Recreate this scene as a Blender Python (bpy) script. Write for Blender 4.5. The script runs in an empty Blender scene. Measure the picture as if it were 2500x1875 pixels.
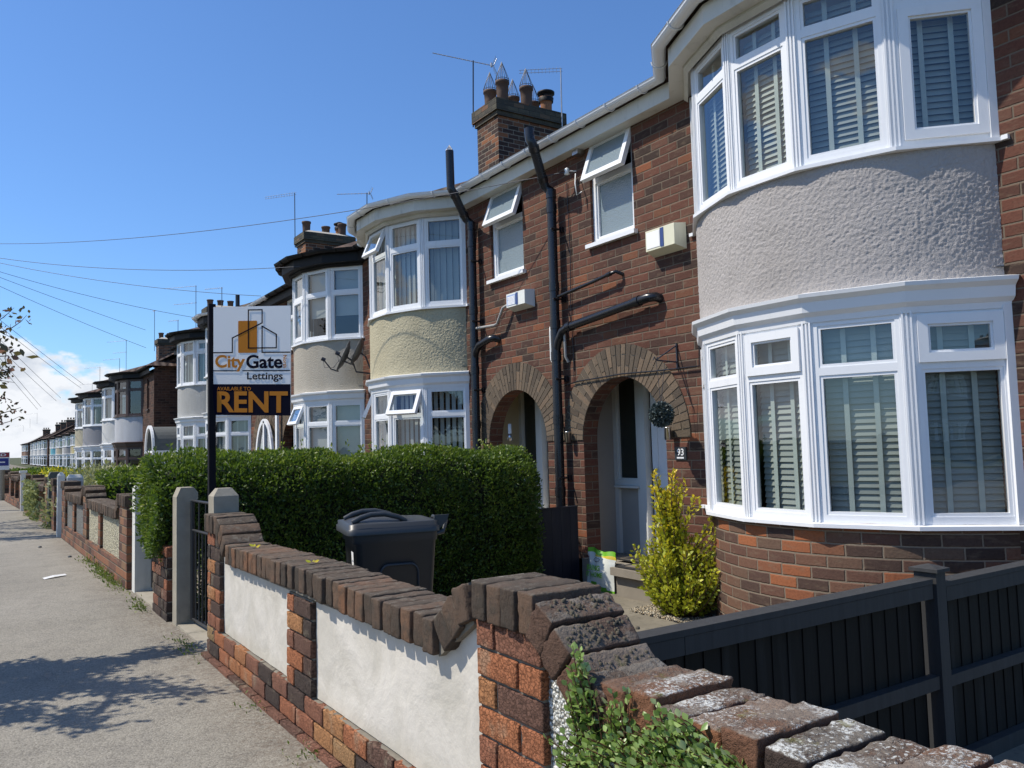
import bpy, math, random
import numpy as np
from mathutils import Vector, Matrix, noise
R = math.radians
random.seed(7)
rng = np.random.default_rng(11)
S = bpy.context.scene
C = S.collection

# ------------------------------------------------------------------ camera
def _basis():
    yaw, pitch, roll = .57938, .071975, -.02764
    cy, sy = math.cos(yaw), math.sin(yaw)
    a = Vector((-sy, 0, cy)); b = Vector((cy, 0, sy)); v = Vector((0, -1, 0))
    cp, sp = math.cos(pitch), math.sin(pitch)
    Rx = Matrix(((1, 0, 0), (0, cp, sp), (0, -sp, cp)))
    cr, sr = math.cos(roll), math.sin(roll)
    Rz = Matrix(((cr, -sr, 0), (sr, cr, 0), (0, 0, 1)))
    M = Rz @ Rx
    return M @ b, M @ a, M @ v
_X, _Y, _Z = _basis()
cr_ = Vector((_X[0], _Y[0], _Z[0])); cu_ = -Vector((_X[1], _Y[1], _Z[1])); cb_ = -Vector((_X[2], _Y[2], _Z[2]))
cam_d = bpy.data.cameras.new('camera'); cam = bpy.data.objects.new('camera', cam_d); C.objects.link(cam)
m4 = Matrix.Identity(4)
for i in range(3):
    m4[i][0] = cr_[i]; m4[i][1] = cu_[i]; m4[i][2] = cb_[i]
m4[0][3], m4[1][3], m4[2][3] = 0, 0, 1.30
cam.matrix_world = m4
cam_d.sensor_width = 36; cam_d.lens = 28.8; cam_d.clip_start = .05; cam_d.clip_end = 3000
S.camera = cam

# ------------------------------------------------------------------ sky, sun, exposure
SUN_T = Vector((-1, .6, 1.6)).normalized()          # towards the sun
sun_d = bpy.data.lights.new('sun', 'SUN'); sun = bpy.data.objects.new('sun', sun_d); C.objects.link(sun)
sun_d.energy = 5.0; sun_d.angle = R(.53); sun_d.color = (1, .93, .82)
sun.rotation_euler = (-SUN_T).to_track_quat('-Z', 'Y').to_euler(); sun.location = (-20, 10, 40)
S.view_settings.view_transform = 'Standard'; S.view_settings.look = 'None'
S.view_settings.exposure = 0.05; S.view_settings.gamma = 1
S.cycles.max_bounces = 6; S.cycles.diffuse_bounces = 3; S.cycles.glossy_bounces = 3
S.cycles.transparent_max_bounces = 12; S.cycles.transmission_bounces = 4
S.cycles.sample_clamp_indirect = 6; S.cycles.caustics_reflective = False; S.cycles.caustics_refractive = False

class N:
    """small node-tree writer"""
    def __init__(s, tree):
        s.t = tree; s.n = tree.nodes; s.l = tree.links
    def new(s, typ, **kw):
        nd = s.n.new(typ)
        for k, v in kw.items(): setattr(nd, k, v)
        return nd
    def put(s, sock, v):
        if v is None: return
        if isinstance(v, bpy.types.NodeSocket): s.l.new(v, sock)
        elif isinstance(v, (tuple, list)) and sock.type == 'RGBA' and len(v) == 3: sock.default_value = (*v, 1)
        else: sock.default_value = v
    def m(s, op, a, b=None, c=None, clamp=False):
        nd = s.new('ShaderNodeMath', operation=op, use_clamp=clamp)
        s.put(nd.inputs[0], a); s.put(nd.inputs[1], b); s.put(nd.inputs[2], c)
        return nd.outputs[0]
    def vm(s, op, a, b=None, sc=None):
        nd = s.new('ShaderNodeVectorMath', operation=op)
        s.put(nd.inputs[0], a); s.put(nd.inputs[1], b)
        if sc is not None: s.put(nd.inputs[3], sc)
        return nd.outputs[0]
    def noise(s, vec, scale, detail=3, rough=.55, dist=0):
        nd = s.new('ShaderNodeTexNoise'); s.put(nd.inputs['Vector'], vec)
        nd.inputs['Scale'].default_value = scale; nd.inputs['Detail'].default_value = detail
        nd.inputs['Roughness'].default_value = rough; nd.inputs['Distortion'].default_value = dist
        return nd.outputs['Fac']
    def vor(s, vec, scale, feature='F1', out='Distance'):
        nd = s.new('ShaderNodeTexVoronoi', feature=feature); s.put(nd.inputs['Vector'], vec)
        nd.inputs['Scale'].default_value = scale
        return nd.outputs[out]
    def white(s, vec):
        nd = s.new('ShaderNodeTexWhiteNoise', noise_dimensions='3D'); s.put(nd.inputs['Vector'], vec)
        return nd.outputs['Value']
    def ramp(s, fac, stops, interp='LINEAR'):
        nd = s.new('ShaderNodeValToRGB'); nd.color_ramp.interpolation = interp
        el = nd.color_ramp.elements
        while len(el) < len(stops): el.new(.5)
        for e, (p, c) in zip(el, stops):
            e.position = p; e.color = (*c, 1) if isinstance(c, (tuple, list)) else (c, c, c, 1)
        s.put(nd.inputs[0], fac); return nd.outputs[0]
    def mix(s, f, a, b, typ='MIX'):
        nd = s.new('ShaderNodeMix', data_type='RGBA', blend_type=typ)
        s.put(nd.inputs[0], f); s.put(nd.inputs[6], a); s.put(nd.inputs[7], b)
        return nd.outputs[2]
    def sstep(s, x, a, b):
        nd = s.new('ShaderNodeMapRange', interpolation_type='SMOOTHSTEP')
        s.put(nd.inputs[0], x); nd.inputs[1].default_value = a; nd.inputs[2].default_value = b
        return nd.outputs[0]
    def comb(s, x, y, z):
        nd = s.new('ShaderNodeCombineXYZ')
        for i, v in enumerate((x, y, z)): s.put(nd.inputs[i], v)
        return nd.outputs[0]
    def sep(s, v):
        nd = s.new('ShaderNodeSeparateXYZ'); s.put(nd.inputs[0], v); return nd.outputs
    def pos(s): return s.new('ShaderNodeNewGeometry').outputs['Position']
    def obj(s): return s.new('ShaderNodeTexCoord').outputs['Object']
    def uv(s): return s.new('ShaderNodeTexCoord').outputs['UV']
    def bump(s, h, strength=.5, dist=.01, nrm=None):
        nd = s.new('ShaderNodeBump'); nd.inputs['Strength'].default_value = strength
        nd.inputs['Distance'].default_value = dist; s.put(nd.inputs['Height'], h)
        if nrm is not None: s.put(nd.inputs['Normal'], nrm)
        return nd.outputs[0]
    def bid(s):
        return s.new('ShaderNodeAttribute', attribute_name='bid').outputs['Fac']

W0 = bpy.data.worlds.new('World'); S.world = W0; W0.use_nodes = True
W0.node_tree.nodes.clear(); n = N(W0.node_tree)
sky = n.new('ShaderNodeTexSky', sky_type='NISHITA', sun_disc=False)
sky.sun_elevation = math.asin(SUN_T.z); sky.sun_rotation = math.atan2(SUN_T.x, SUN_T.y)
sky.altitude = 0; sky.air_density = 1.0; sky.dust_density = .35; sky.ozone_density = 2.6
dirv = n.new('ShaderNodeTexCoord').outputs['Generated']
sx, sy, sz = n.sep(dirv)
az = n.m('DIVIDE', sx, n.m('MAXIMUM', n.m('ABSOLUTE', sy), .15))
stretch = n.comb(sx, sy, n.m('MULTIPLY', sz, 1.9))
cn = n.noise(n.vm('ADD', stretch, (.33, .7, 1.2)), 5.2, 9, .56)
cn2 = n.noise(n.vm('ADD', stretch, (5.33, 2.7, 4.2)), 14, 6, .6)
# cover falls with height in front of the camera, stays broken cloud behind it
top = n.m('SUBTRACT', .170, n.m('MULTIPLY', n.m('MAXIMUM', az, -.4), .50))
front = n.sstep(sy, .05, .3)
cov_f = n.m('MULTIPLY', n.m('SUBTRACT', top, sz), 2.9)
cov_f = n.m('MINIMUM', n.m('MAXIMUM', cov_f, -.2), .17)
cov_b = -.045
cov = n.m('ADD', n.m('MULTIPLY', front, cov_f), n.m('MULTIPLY', n.m('SUBTRACT', 1, front), cov_b))
nd = n.new('ShaderNodeVectorMath', operation='DISTANCE'); n.put(nd.inputs[0], dirv); nd.inputs[1].default_value = (.203, .965, .163)
puff = n.m('MULTIPLY', n.sstep(nd.outputs['Value'], .045, .0), n.m('ADD', -.05, n.m('MULTIPLY', cn2, .42)))
nd = n.new('ShaderNodeVectorMath', operation='DISTANCE'); n.put(nd.inputs[0], dirv); nd.inputs[1].default_value = (.665, .605, .44)
puff2 = n.m('MULTIPLY', n.sstep(nd.outputs['Value'], .05, .004), .12)
cov = n.m('ADD', cov, n.m('ADD', puff, puff2))
dens = n.sstep(n.m('ADD', cn, cov), .56, .615)
cshade = n.ramp(n.m('ADD', n.m('MULTIPLY', cn2, .6), n.m('MULTIPLY', n.m('ADD', cn, cov), .5)), [(.48, (.93, .96, 1)), (.60, (.90, .93, .98)), (.72, (.60, .66, .76))])
bg1 = n.new('ShaderNodeBackground'); n.put(bg1.inputs[0], n.vm('MULTIPLY', sky.outputs[0], (.76, 1.045, 1.38))); bg1.inputs[1].default_value = .12
bg2 = n.new('ShaderNodeBackground'); n.put(bg2.inputs[0], cshade); bg2.inputs[1].default_value = .98
mx = n.new('ShaderNodeMixShader'); n.put(mx.inputs[0], dens); n.l.new(bg1.outputs[0], mx.inputs[1]); n.l.new(bg2.outputs[0], mx.inputs[2])
wo = n.new('ShaderNodeOutputWorld'); n.l.new(mx.outputs[0], wo.inputs[0])

# ------------------------------------------------------------------ materials
def mat(name, fn, rough=.7, spec=.5, metal=0):
    m = bpy.data.materials.new(name); m.use_nodes = True
    m.node_tree.nodes.clear(); k = N(m.node_tree)
    b = k.new('ShaderNodeBsdfPrincipled'); o = k.new('ShaderNodeOutputMaterial'); k.l.new(b.outputs[0], o.inputs[0])
    b.inputs['Roughness'].default_value = rough; b.inputs['Metallic'].default_value = metal
    b.inputs['Specular IOR Level'].default_value = spec
    k.b = b
    r = fn(k)
    if isinstance(r, tuple) and len(r) == 3 and all(isinstance(q, (int, float)) for q in r): r = {'Base Color': r}
    if isinstance(r, bpy.types.NodeSocket): r = {'Base Color': r}
    for kk, v in (r or {}).items():
        if kk == 'shader': k.l.new(v, o.inputs[0])
        else: k.put(b.inputs[kk], v)
    return m

def plain(name, col, rough=.5, var=.12, scale=6, spec=.5, bump=0, metal=0, dirt=None):
    def f(k):
        p = k.obj()
        v = k.noise(p, scale, 4, .6)
        c = k.mix(v, tuple(x*(1-var) for x in col), tuple(min(1, x*(1+var)) for x in col))
        if dirt:
            d = k.sstep(k.noise(k.vm('MULTIPLY', p, (1, 1, .35)), 5, 5, .7), .52, .75)
            c = k.mix(k.m('MULTIPLY', d, dirt[1]), c, dirt[0])
        r = {'Base Color': c}
        r['Roughness'] = k.m('ADD', rough-.06, k.m('MULTIPLY', v, .12))
        if bump: r['Normal'] = k.bump(k.noise(p, 60, 4, .6), .5, bump)
        return r
    return mat(name, f, rough, spec, metal)

def brick_mat(name, stops, mortar=(.165, .130, .095), bw=.239, bh=.0844, mw=.009, bump=.006, grime=.35, seed=0., soft=.5):
    def f(k):
        uv = k.vm('ADD', k.uv(), (seed, seed*1.7, 0))
        dn = k.new('ShaderNodeTexNoise'); k.put(dn.inputs['Vector'], uv); dn.inputs['Scale'].default_value = 26; dn.inputs['Detail'].default_value = 3
        uvd = k.vm('ADD', uv, k.vm('SCALE', k.vm('SUBTRACT', dn.outputs['Color'], (.5, .5, .5)), None, .0065))
        x, y, _ = k.sep(uvd)
        ry = k.m('DIVIDE', y, bh); row = k.m('FLOOR', ry); fy = k.m('SUBTRACT', ry, row)
        par = k.m('FLOORED_MODULO', row, 2.0)
        rx = k.m('ADD', k.m('DIVIDE', x, bw), k.m('ADD', k.m('MULTIPLY', par, .5), k.m('MULTIPLY', k.white(k.comb(0, row, 3)), .09)))
        col = k.m('FLOOR', rx); fx = k.m('SUBTRACT', rx, col)
        ex = k.m('MULTIPLY', k.m('MINIMUM', fx, k.m('SUBTRACT', 1, fx)), bw)
        ey = k.m('MULTIPLY', k.m('MINIMUM', fy, k.m('SUBTRACT', 1, fy)), bh)
        e = k.m('MINIMUM', ex, ey)
        mort = k.sstep(e, mw*.5+.002, mw*.5-.001)
        idv = k.comb(col, row, 1.0+seed)
        rnd = k.white(idv)
        base = k.ramp(rnd, stops)
        g = k.noise(uv, 55, 5, .65); g2 = k.noise(k.vm('MULTIPLY', uv, (1, 3, 1)), 9, 4, .6)
        base = k.mix(k.sstep(g2, .35, .75), k.mix(.55, base, (.02, .016, .014), 'MIX'), base) if False else base
        base = k.mix(k.m('MULTIPLY', k.sstep(g, .42, .78), .55), base, k.vm('MULTIPLY', base, (.42, .42, .45)))
        base = k.mix(k.m('MULTIPLY', k.sstep(g2, .5, .72), .35), base, (.20, .15, .10))
        # ragged vertical combing of rustic facings
        big = k.noise(uv, 1.1, 3, .6)
        base = k.mix(k.m('MULTIPLY', k.sstep(big, .48, .75), grime), base, k.vm('MULTIPLY', base, (.38, .40, .42)))
        mc = k.mix(g, tuple(q*.75 for q in mortar), tuple(q*1.2 for q in mortar))
        mc = k.mix(k.m('MULTIPLY', k.sstep(big, .45, .7), grime), mc, tuple(q*.45 for q in mortar))
        c = k.mix(mort, base, mc)
        h = k.m('ADD', k.m('MULTIPLY', k.sstep(e, mw*.4, mw*.5+.006), 1.0), k.m('MULTIPLY', g, soft))
        h = k.m('ADD', h, k.m('MULTIPLY', k.white(k.comb(col, row, 9)), .5))
        return {'Base Color': c, 'Normal': k.bump(h, .9, bump), 'Roughness': .88}
    return mat(name, f, .88, .25)

HB = [(0, (.045, .029, .023)), (.14, (.070, .038, .029)), (.3, (.105, .044, .030)), (.6, (.138, .055, .036)), (.82, (.125, .060, .041)), (.95, (.16, .066, .037)), (1, (.24, .085, .040))]
M = {}
M['brick'] = brick_mat('house brick', HB)
M['brick_base'] = brick_mat('bay base brick', [(0, (.050, .034, .027)), (.2, (.085, .052, .040)), (.4, (.13, .066, .046)), (.62, (.165, .085, .055)), (.78, (.12, .082, .058)), (.92, (.26, .095, .045)), (1, (.34, .12, .05))], (.23, .185, .135), seed=3, grime=.1, bump=.007)
M['brick_dark'] = brick_mat('dark arch brick', [(0, (.085, .07, .055)), (.5, (.13, .105, .08)), (1, (.18, .14, .10))], (.26, .22, .16), bw=.239, seed=5, grime=.2)
M['brick_chim'] = brick_mat('chimney brick', [(0, (.035, .025, .022)), (.4, (.06, .035, .03)), (.62, (.09, .045, .032)), (.74, (.22, .085, .04)), (.85, (.27, .11, .05)), (1, (.09, .05, .035))], (.30, .26, .2), seed=8, grime=.15)
M['brick_cap'] = brick_mat('lichened chimney cap brick', [(0, (.06, .055, .045)), (.6, (.085, .08, .06)), (.85, (.11, .10, .07)), (1, (.2, .1, .06))], (.06, .06, .05), seed=9, grime=.5)
M['brick_far'] = brick_mat('far house brick', [(0, (.035, .022, .018)), (.4, (.07, .036, .027)), (.8, (.10, .05, .034)), (1, (.08, .042, .03))], (.12, .09, .07), seed=13, grime=.25, bump=.004)
M['brick_wall'] = brick_mat('garden wall brick', [(0, (.06, .04, .032)), (.3, (.12, .065, .048)), (.6, (.20, .09, .058)), (.85, (.27, .115, .06)), (1, (.22, .13, .075))], (.16, .135, .10), seed=21, grime=.3, bump=.01)
M['brick_yellow'] = brick_mat('yellowed garden wall brick', [(0, (.14, .09, .05)), (.5, (.26, .17, .09)), (1, (.3, .14, .07))], (.2, .17, .12), seed=25, grime=.3, bump=.01)

def upvc(name, col=(.80, .81, .82)):
    def f(k):
        p = k.pos()
        d = k.sstep(k.noise(k.vm('MULTIPLY', p, (1, 1, .25)), 9, 5, .7), .5, .85)
        c = k.mix(k.m('MULTIPLY', d, .25), col, tuple(q*.62 for q in col))
        return {'Base Color': c, 'Roughness': .32}
    return mat(name, f, .32)
M['upvc'] = upvc('white upvc')
M['upvc_old'] = upvc('aged upvc', (.66, .66, .62))
M['cream_fascia'] = plain('weathered fascia', (.60, .585, .52), .6, .12, 5, dirt=((.26, .25, .2), .5))
M['wood_brown'] = plain('brown stained frame', (.055, .026, .02), .45)
M['black_pvc'] = plain('black painted pipe', (.012, .013, .017), .28, .3, 14)
M['black_gutter'] = plain('black gutter', (.009, .009, .010), .6, .3, 10, spec=.25)
M['grey_pvc'] = plain('grey pipe', (.32, .31, .29), .5)
M['white_plastic'] = plain('white conduit', (.75, .75, .72), .4)
M['alarm'] = plain('yellowed alarm box', (.72, .70, .52), .4, .06, 8, dirt=((.4, .38, .25), .3))
M['alarm_white'] = plain('white alarm box', (.76, .77, .72), .4, .05)
M['blue'] = plain('blue stripe', (.035, .07, .22), .4)
M['pale_blue'] = plain('pale blue print', (.35, .45, .68), .4)
M['cowl_wire'] = plain('tarnished cowl wire', (.10, .11, .13), .5, .1, 20, metal=.5)
M['steel'] = plain('brushed steel', (.55, .55, .55), .3, .05, 30, metal=1)
M['alu'] = plain('aerial aluminium', (.42, .43, .45), .45, .1, metal=.6)
M['dark_metal'] = plain('dark mast', (.03, .035, .05), .5)
M['dish'] = plain('satellite dish grey', (.07, .075, .08), .45)
M['slate'] = plain('slate number plate', (.03, .035, .04), .4)
M['white_paint'] = plain('white paint', (.78, .78, .78), .5)
M['concrete'] = plain('concrete post', (.31, .28, .22), .85, .3, 9, bump=.004, dirt=((.085, .08, .06), .8))
M['concrete_white'] = plain('whitewashed concrete', (.62, .61, .56), .8, .12, 8, bump=.003, dirt=((.3, .29, .24), .4))
M['concrete_dark'] = plain('dark concrete post', (.10, .11, .11), .85, .3, 8, bump=.003)
M['gate'] = plain('black gate iron', (.015, .016, .018), .45)
M['post_black'] = plain('sign post paint', (.004, .004, .008), .75, .1, spec=.2)
M['board_white'] = plain('sign board white', (.90, .89, .86), .6, .01)
M['navy'] = plain('navy print', (.003, .003, .014), .8, .05, spec=.12)
M['ochre'] = plain('ochre print', (.55, .20, .025), .8, .04, spec=.15)
M['red'] = plain('red print', (.35, .02, .03), .4)
M['print_blue'] = plain('blue print', (.02, .03, .22), .4)
M['pot'] = plain('chimney pot', (.085, .05, .035), .8, .4, 12)
M['pot_orange'] = plain('orange pot', (.28, .12, .055), .8, .3, 12)
M['mortar'] = plain('mortar', (.19, .17, .135), .95, .35, 24, bump=.006)
M['arch_mortar'] = plain('arch joint mortar', (.25, .21, .155), .95, .25, 24, bump=.004)
M['mortar_light'] = plain('pale mortar', (.42, .39, .33), .95, .25, 24, bump=.006)
M['plaster_cream'] = plain('cream porch wall', (.50, .44, .30), .8, .08)
M['plaster_grey'] = plain('grey porch wall', (.36, .335, .30), .8, .08)
M['dark_room'] = plain('dark interior', (.03, .03, .03), .9)
M['curtain'] = plain('net curtain', (.42, .42, .41), .9)
M['door_glass'] = plain('dark obscured glass', (.022, .027, .022), .22, .2)
M['soil'] = plain('soil', (.05, .035, .025), .95, .4, 20, bump=.01)
M['green_print'] = plain('green print', (.16, .42, .03), .45)
M['bag_white'] = plain('white bag film', (.66, .68, .62), .35)
M['yellow_print'] = plain('yellow print', (.62, .48, .05), .45)
M['mat_black'] = plain('rubber mat', (.012, .012, .013), .8, .2, 40, bump=.004)
M['mat_tan'] = plain('coir mat', (.17, .14, .10), .95, .3, 40, bump=.004)
M['step'] = plain('worn concrete step', (.24, .21, .165), .9, .25, 6, bump=.004)
M['ball_leaf'] = plain('artificial topiary', (.05, .085, .075), .45, .5, 30)
M['terracotta'] = plain('terracotta vent', (.26, .10, .055), .85)
M['paper'] = plain('crumpled paper', (.75, .75, .73), .7)

def timber(name, col, spec=.35):
    def f(k):
        p = k.obj()
        g = k.noise(k.vm('MULTIPLY', p, (14, 14, .6)), 2.2, 5, .65)
        st = k.sstep(k.noise(k.vm('MULTIPLY', p, (5, 5, .5)), 2.5, 4, .6), .5, .8)
        c = k.mix(g, tuple(q*.6 for q in col), tuple(q*1.5 for q in col))
        c = k.mix(k.m('MULTIPLY', st, .35), c, (.055, .055, .055))
        b = k.bid(); c = k.mix(k.m('MULTIPLY', b, .5), c, k.vm('MULTIPLY', c, (.45, .45, .5)))
        return {'Base Color': c, 'Normal': k.bump(g, .5, .003), 'Roughness': .72}
    return mat(name, f, .72, spec)
M['fence'] = timber('charcoal fence paint', (.011, .0105, .0095), .18)
M['fence_rail'] = timber('charcoal rail paint', (.034, .034, .034))
M['fence_navy'] = timber('navy black panel', (.012, .014, .024))

def render_mat(name, col, bump=.012, scale=70, tint=True):
    def f(k):
        p = k.pos()
        oc = k.new('ShaderNodeObjectInfo').outputs['Color']
        base = oc if tint else (*col, 1)
        v = k.vor(p, scale); nn = k.noise(p, scale*.8, 4, .65)
        h = k.m('ADD', k.m('MULTIPLY', k.m('SUBTRACT', 1, v), .8), nn)
        st = k.noise(k.vm('MULTIPLY', p, (1, 1, .4)), 1.7, 4, .65)
        c = k.mix(k.m('MULTIPLY', k.sstep(st, .42, .8), .35), base, k.vm('MULTIPLY', base, (.62, .60, .56)))
        c = k.mix(k.m('MULTIPLY', nn, .3), c, k.vm('MULTIPLY', c, (.6, .6, .6)))
        return {'Base Color': c, 'Normal': k.bump(h, .8, bump), 'Roughness': .92}
    return mat(name, f, .92, .2)
M['render'] = render_mat('tyrolean render', (.5, .5, .5), .010, 60)
M['render_geo'] = render_mat('roughcast render', (.5, .5, .5), .0035, 130)
def smooth_render(k):
    p = k.pos()
    a = k.noise(p, 3.2, 6, .6, .5); b = k.noise(k.vm('MULTIPLY', p, (1, 3, 1)), 7, 5, .7)
    c = k.ramp(a, [(.3, (.49, .46, .395)), (.55, (.60, .565, .50)), (.8, (.68, .64, .575))])
    c = k.mix(k.m('MULTIPLY', k.sstep(b, .60, .8), .35), c, (.40, .385, .34))
    z = k.sep(p)[2]
    low = k.m('MULTIPLY', k.sstep(k.m('ADD', z, k.m('MULTIPLY', a, .10)), .34, .24), .30)
    c = k.mix(low, c, (.42, .38, .27))
    crack = k.sstep(k.vor(k.vm('ADD', p, k.vm('SCALE', k.comb(a, b, a), None, .5)), 4.3, 'DISTANCE_TO_EDGE'), .006, .0)
    c = k.mix(k.m('MULTIPLY', crack, .0), c, (.3, .28, .25))
    return {'Base Color': c, 'Normal': k.bump(k.m('ADD', a, k.m('MULTIPLY', k.noise(p, 22, 5, .6), .25)), .8, .015), 'Roughness': .85}
M['panel'] = mat('smooth painted render', smooth_render, .85, .25)
def pebble(name, stops, scale=55, bump=.012):
    def f(k):
        p = k.pos()
        nd = k.new('ShaderNodeTexVoronoi'); k.put(nd.inputs['Vector'], p); nd.inputs['Scale'].default_value = scale
        d = nd.outputs['Distance']; r = k.white(nd.outputs['Position'])
        c = k.ramp(r, stops)
        c = k.mix(k.sstep(d, .35, .7), c, (.16, .15, .12))
        return {'Base Color': c, 'Normal': k.bump(k.m('SUBTRACT', 1, d), .9, bump), 'Roughness': .8}
    return mat(name, f, .8, .3)
M['pebble_white'] = pebble('white pebbledash', [(0, (.42, .42, .38)), (.4, (.62, .62, .57)), (1, (.80, .80, .76))], 110, .006)
M['pebble_cream'] = pebble('cream pebbledash', [(0, (.44, .40, .26)), (.5, (.58, .53, .36)), (1, (.66, .62, .46))], 60, .012)
M['pebble_grey'] = pebble('grey pebbledash', [(0, (.10, .11, .115)), (.5, (.17, .18, .18)), (1, (.24, .25, .25))], 60, .012)

def asphalt(k):
    p = k.pos()
    d = k.vor(p, 115); g = k.noise(p, 230, 3, .7); big = k.noise(p, .55, 5, .6, .6); mid = k.noise(p, 5, 5, .65)
    base = k.ramp(big, [(.3, (.215, .198, .163)), (.5, (.255, .235, .194)), (.7, (.295, .273, .228))])
    base = k.mix(k.m('MULTIPLY', k.sstep(mid, .42, .75), .35), base, (.12, .112, .10))
    st = k.white(k.vm('SCALE', k.vm('FLOOR', k.vm('SCALE', p, None, 190.)), None, .37))
    vn = k.new('ShaderNodeTexVoronoi'); k.put(vn.inputs['Vector'], p); vn.inputs['Scale'].default_value = 115
    r = k.white(vn.outputs['Position'])
    c = k.mix(k.m('MULTIPLY', k.sstep(r, .6, 1.0), .34), base, (.40, .37, .31))
    c = k.mix(k.m('MULTIPLY', k.sstep(r, .4, .0), .38), c, (.055, .05, .042))
    # rusty crumbs and dirt along the wall foot, with their own ragged outline
    x = k.sep(p)[0]
    edge = k.m('MULTIPLY', k.sstep(k.m('ADD', x, k.m('MULTIPLY', mid, .5)), 1.05, 1.55), k.sstep(k.noise(p, 30, 4, .7), .40, .62))
    c = k.mix(k.m('MULTIPLY', edge, .6), c, (.105, .07, .045))
    h = k.m('ADD', k.m('MULTIPLY', k.m('SUBTRACT', 1, d), 1.0), k.m('MULTIPLY', g, .6))
    h2 = k.m('ADD', h, k.m('MULTIPLY', mid, 3.0))
    return {'Base Color': c, 'Normal': k.bump(h2, .7, .0042), 'Roughness': .9}
M['asphalt'] = mat('footway asphalt', asphalt, .9, .3)
M['road'] = plain('road asphalt', (.07, .07, .07), .9, .3, 12, bump=.004)
M['kerb'] = plain('kerb stone', (.26, .25, .22), .85, .2, 8, bump=.003)
def path_c(k):
    p = k.pos(); a = k.noise(p, 1.6, 5, .6); b = k.noise(p, 18, 5, .7); g = k.noise(p, 120, 3, .7)
    c = k.ramp(a, [(.3, (.14, .125, .095)), (.55, (.215, .19, .145)), (.75, (.27, .24, .185))])
    c = k.mix(k.m('MULTIPLY', k.sstep(b, .5, .7), .5), c, (.085, .08, .06))
    return {'Base Color': c, 'Normal': k.bump(k.m('ADD', b, g), .6, .005), 'Roughness': .92}
M['path'] = mat('concrete garden path', path_c, .92, .25)
M['gravel'] = pebble('cream gravel', [(0, (.30, .22, .13)), (.5, (.52, .42, .28)), (1, (.66, .60, .48))], 60, .02)
def ground_m(k):
    p = k.pos(); a = k.noise(p, .5, 5, .6); b = k.noise(p, 9, 4, .7)
    return {'Base Color': k.ramp(k.m('ADD', k.m('MULTIPLY', a, .6), k.m('MULTIPLY', b, .4)), [(.35, (.06, .08, .03)), (.6, (.10, .10, .06))]), 'Roughness': .95}
M['ground'] = mat('rough ground', ground_m, .95, .2)

def roof_m(k):
    uv = k.uv(); x, y, _ = k.sep(uv)
    r = k.m('FLOOR', k.m('DIVIDE', y, .28)); fy = k.m('FRACT', k.m('DIVIDE', y, .28)); fx = k.m('FRACT', k.m('DIVIDE', x, .22)); cx = k.m('FLOOR', k.m('DIVIDE', x, .22))
    rn = k.white(k.comb(cx, r, 2)); c = k.ramp(rn, [(0, (.05, .035, .028)), (.6, (.085, .055, .042)), (1, (.12, .075, .055))])
    c = k.mix(k.m('MULTIPLY', k.sstep(k.noise(uv, 2, 4, .6), .5, .7), .5), c, (.10, .10, .07))
    h = k.m('ADD', k.m('MULTIPLY', k.m('SINE', k.m('MULTIPLY', fx, 6.283)), .5), k.m('MULTIPLY', k.m('SUBTRACT', 1, fy), .8))
    return {'Base Color': c, 'Normal': k.bump(h, .9, .04), 'Roughness': .85}
M['roof'] = mat('clay tile roof', roof_m, .85, .3)

def glass_m(name, refl=1.0, tint=(.9, .95, .93)):
    def f(k):
        ge = k.new('ShaderNodeNewGeometry'); dt = k.new('ShaderNodeVectorMath', operation='DOT_PRODUCT'); k.l.new(ge.outputs['Incoming'], dt.inputs[0]); k.l.new(ge.outputs['True Normal'], dt.inputs[1])
        sch = k.m('ADD', .045, k.m('MULTIPLY', .955, k.m('POWER', k.m('SUBTRACT', 1, k.m('ABSOLUTE', dt.outputs['Value'])), 5.)))
        gl = k.new('ShaderNodeBsdfGlossy'); gl.inputs['Roughness'].default_value = .004
        wob = k.bump(k.noise(k.pos(), 1.6, 2, .5), .15, .02); k.l.new(wob, gl.inputs['Normal'])
        tr = k.new('ShaderNodeBsdfTransparent'); tr.inputs[0].default_value = (*tint, 1)
        fac = k.m('MINIMUM', k.m('MULTIPLY', sch, 2.6*refl), .9)
        mx = k.new('ShaderNodeMixShader'); k.put(mx.inputs[0], fac); k.l.new(tr.outputs[0], mx.inputs[1]); k.l.new(gl.outputs[0], mx.inputs[2])
        return {'shader': mx.outputs[0]}
    return mat(name, f)
M['glass'] = glass_m('window glass')
def frosted(k):
    p = k.obj(); b = k.vor(p, 60)
    return {'Base Color': (.20, .25, .27), 'Normal': k.bump(b, .8, .004), 'Roughness': .18}
M['frost'] = mat('patterned glass', frosted, .18, .8)
M['blind'] = plain('blind slats', (.30, .31, .285), .5, .04)
M['tape'] = plain('blind tape', (.44, .47, .44), .7, .04)

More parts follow.
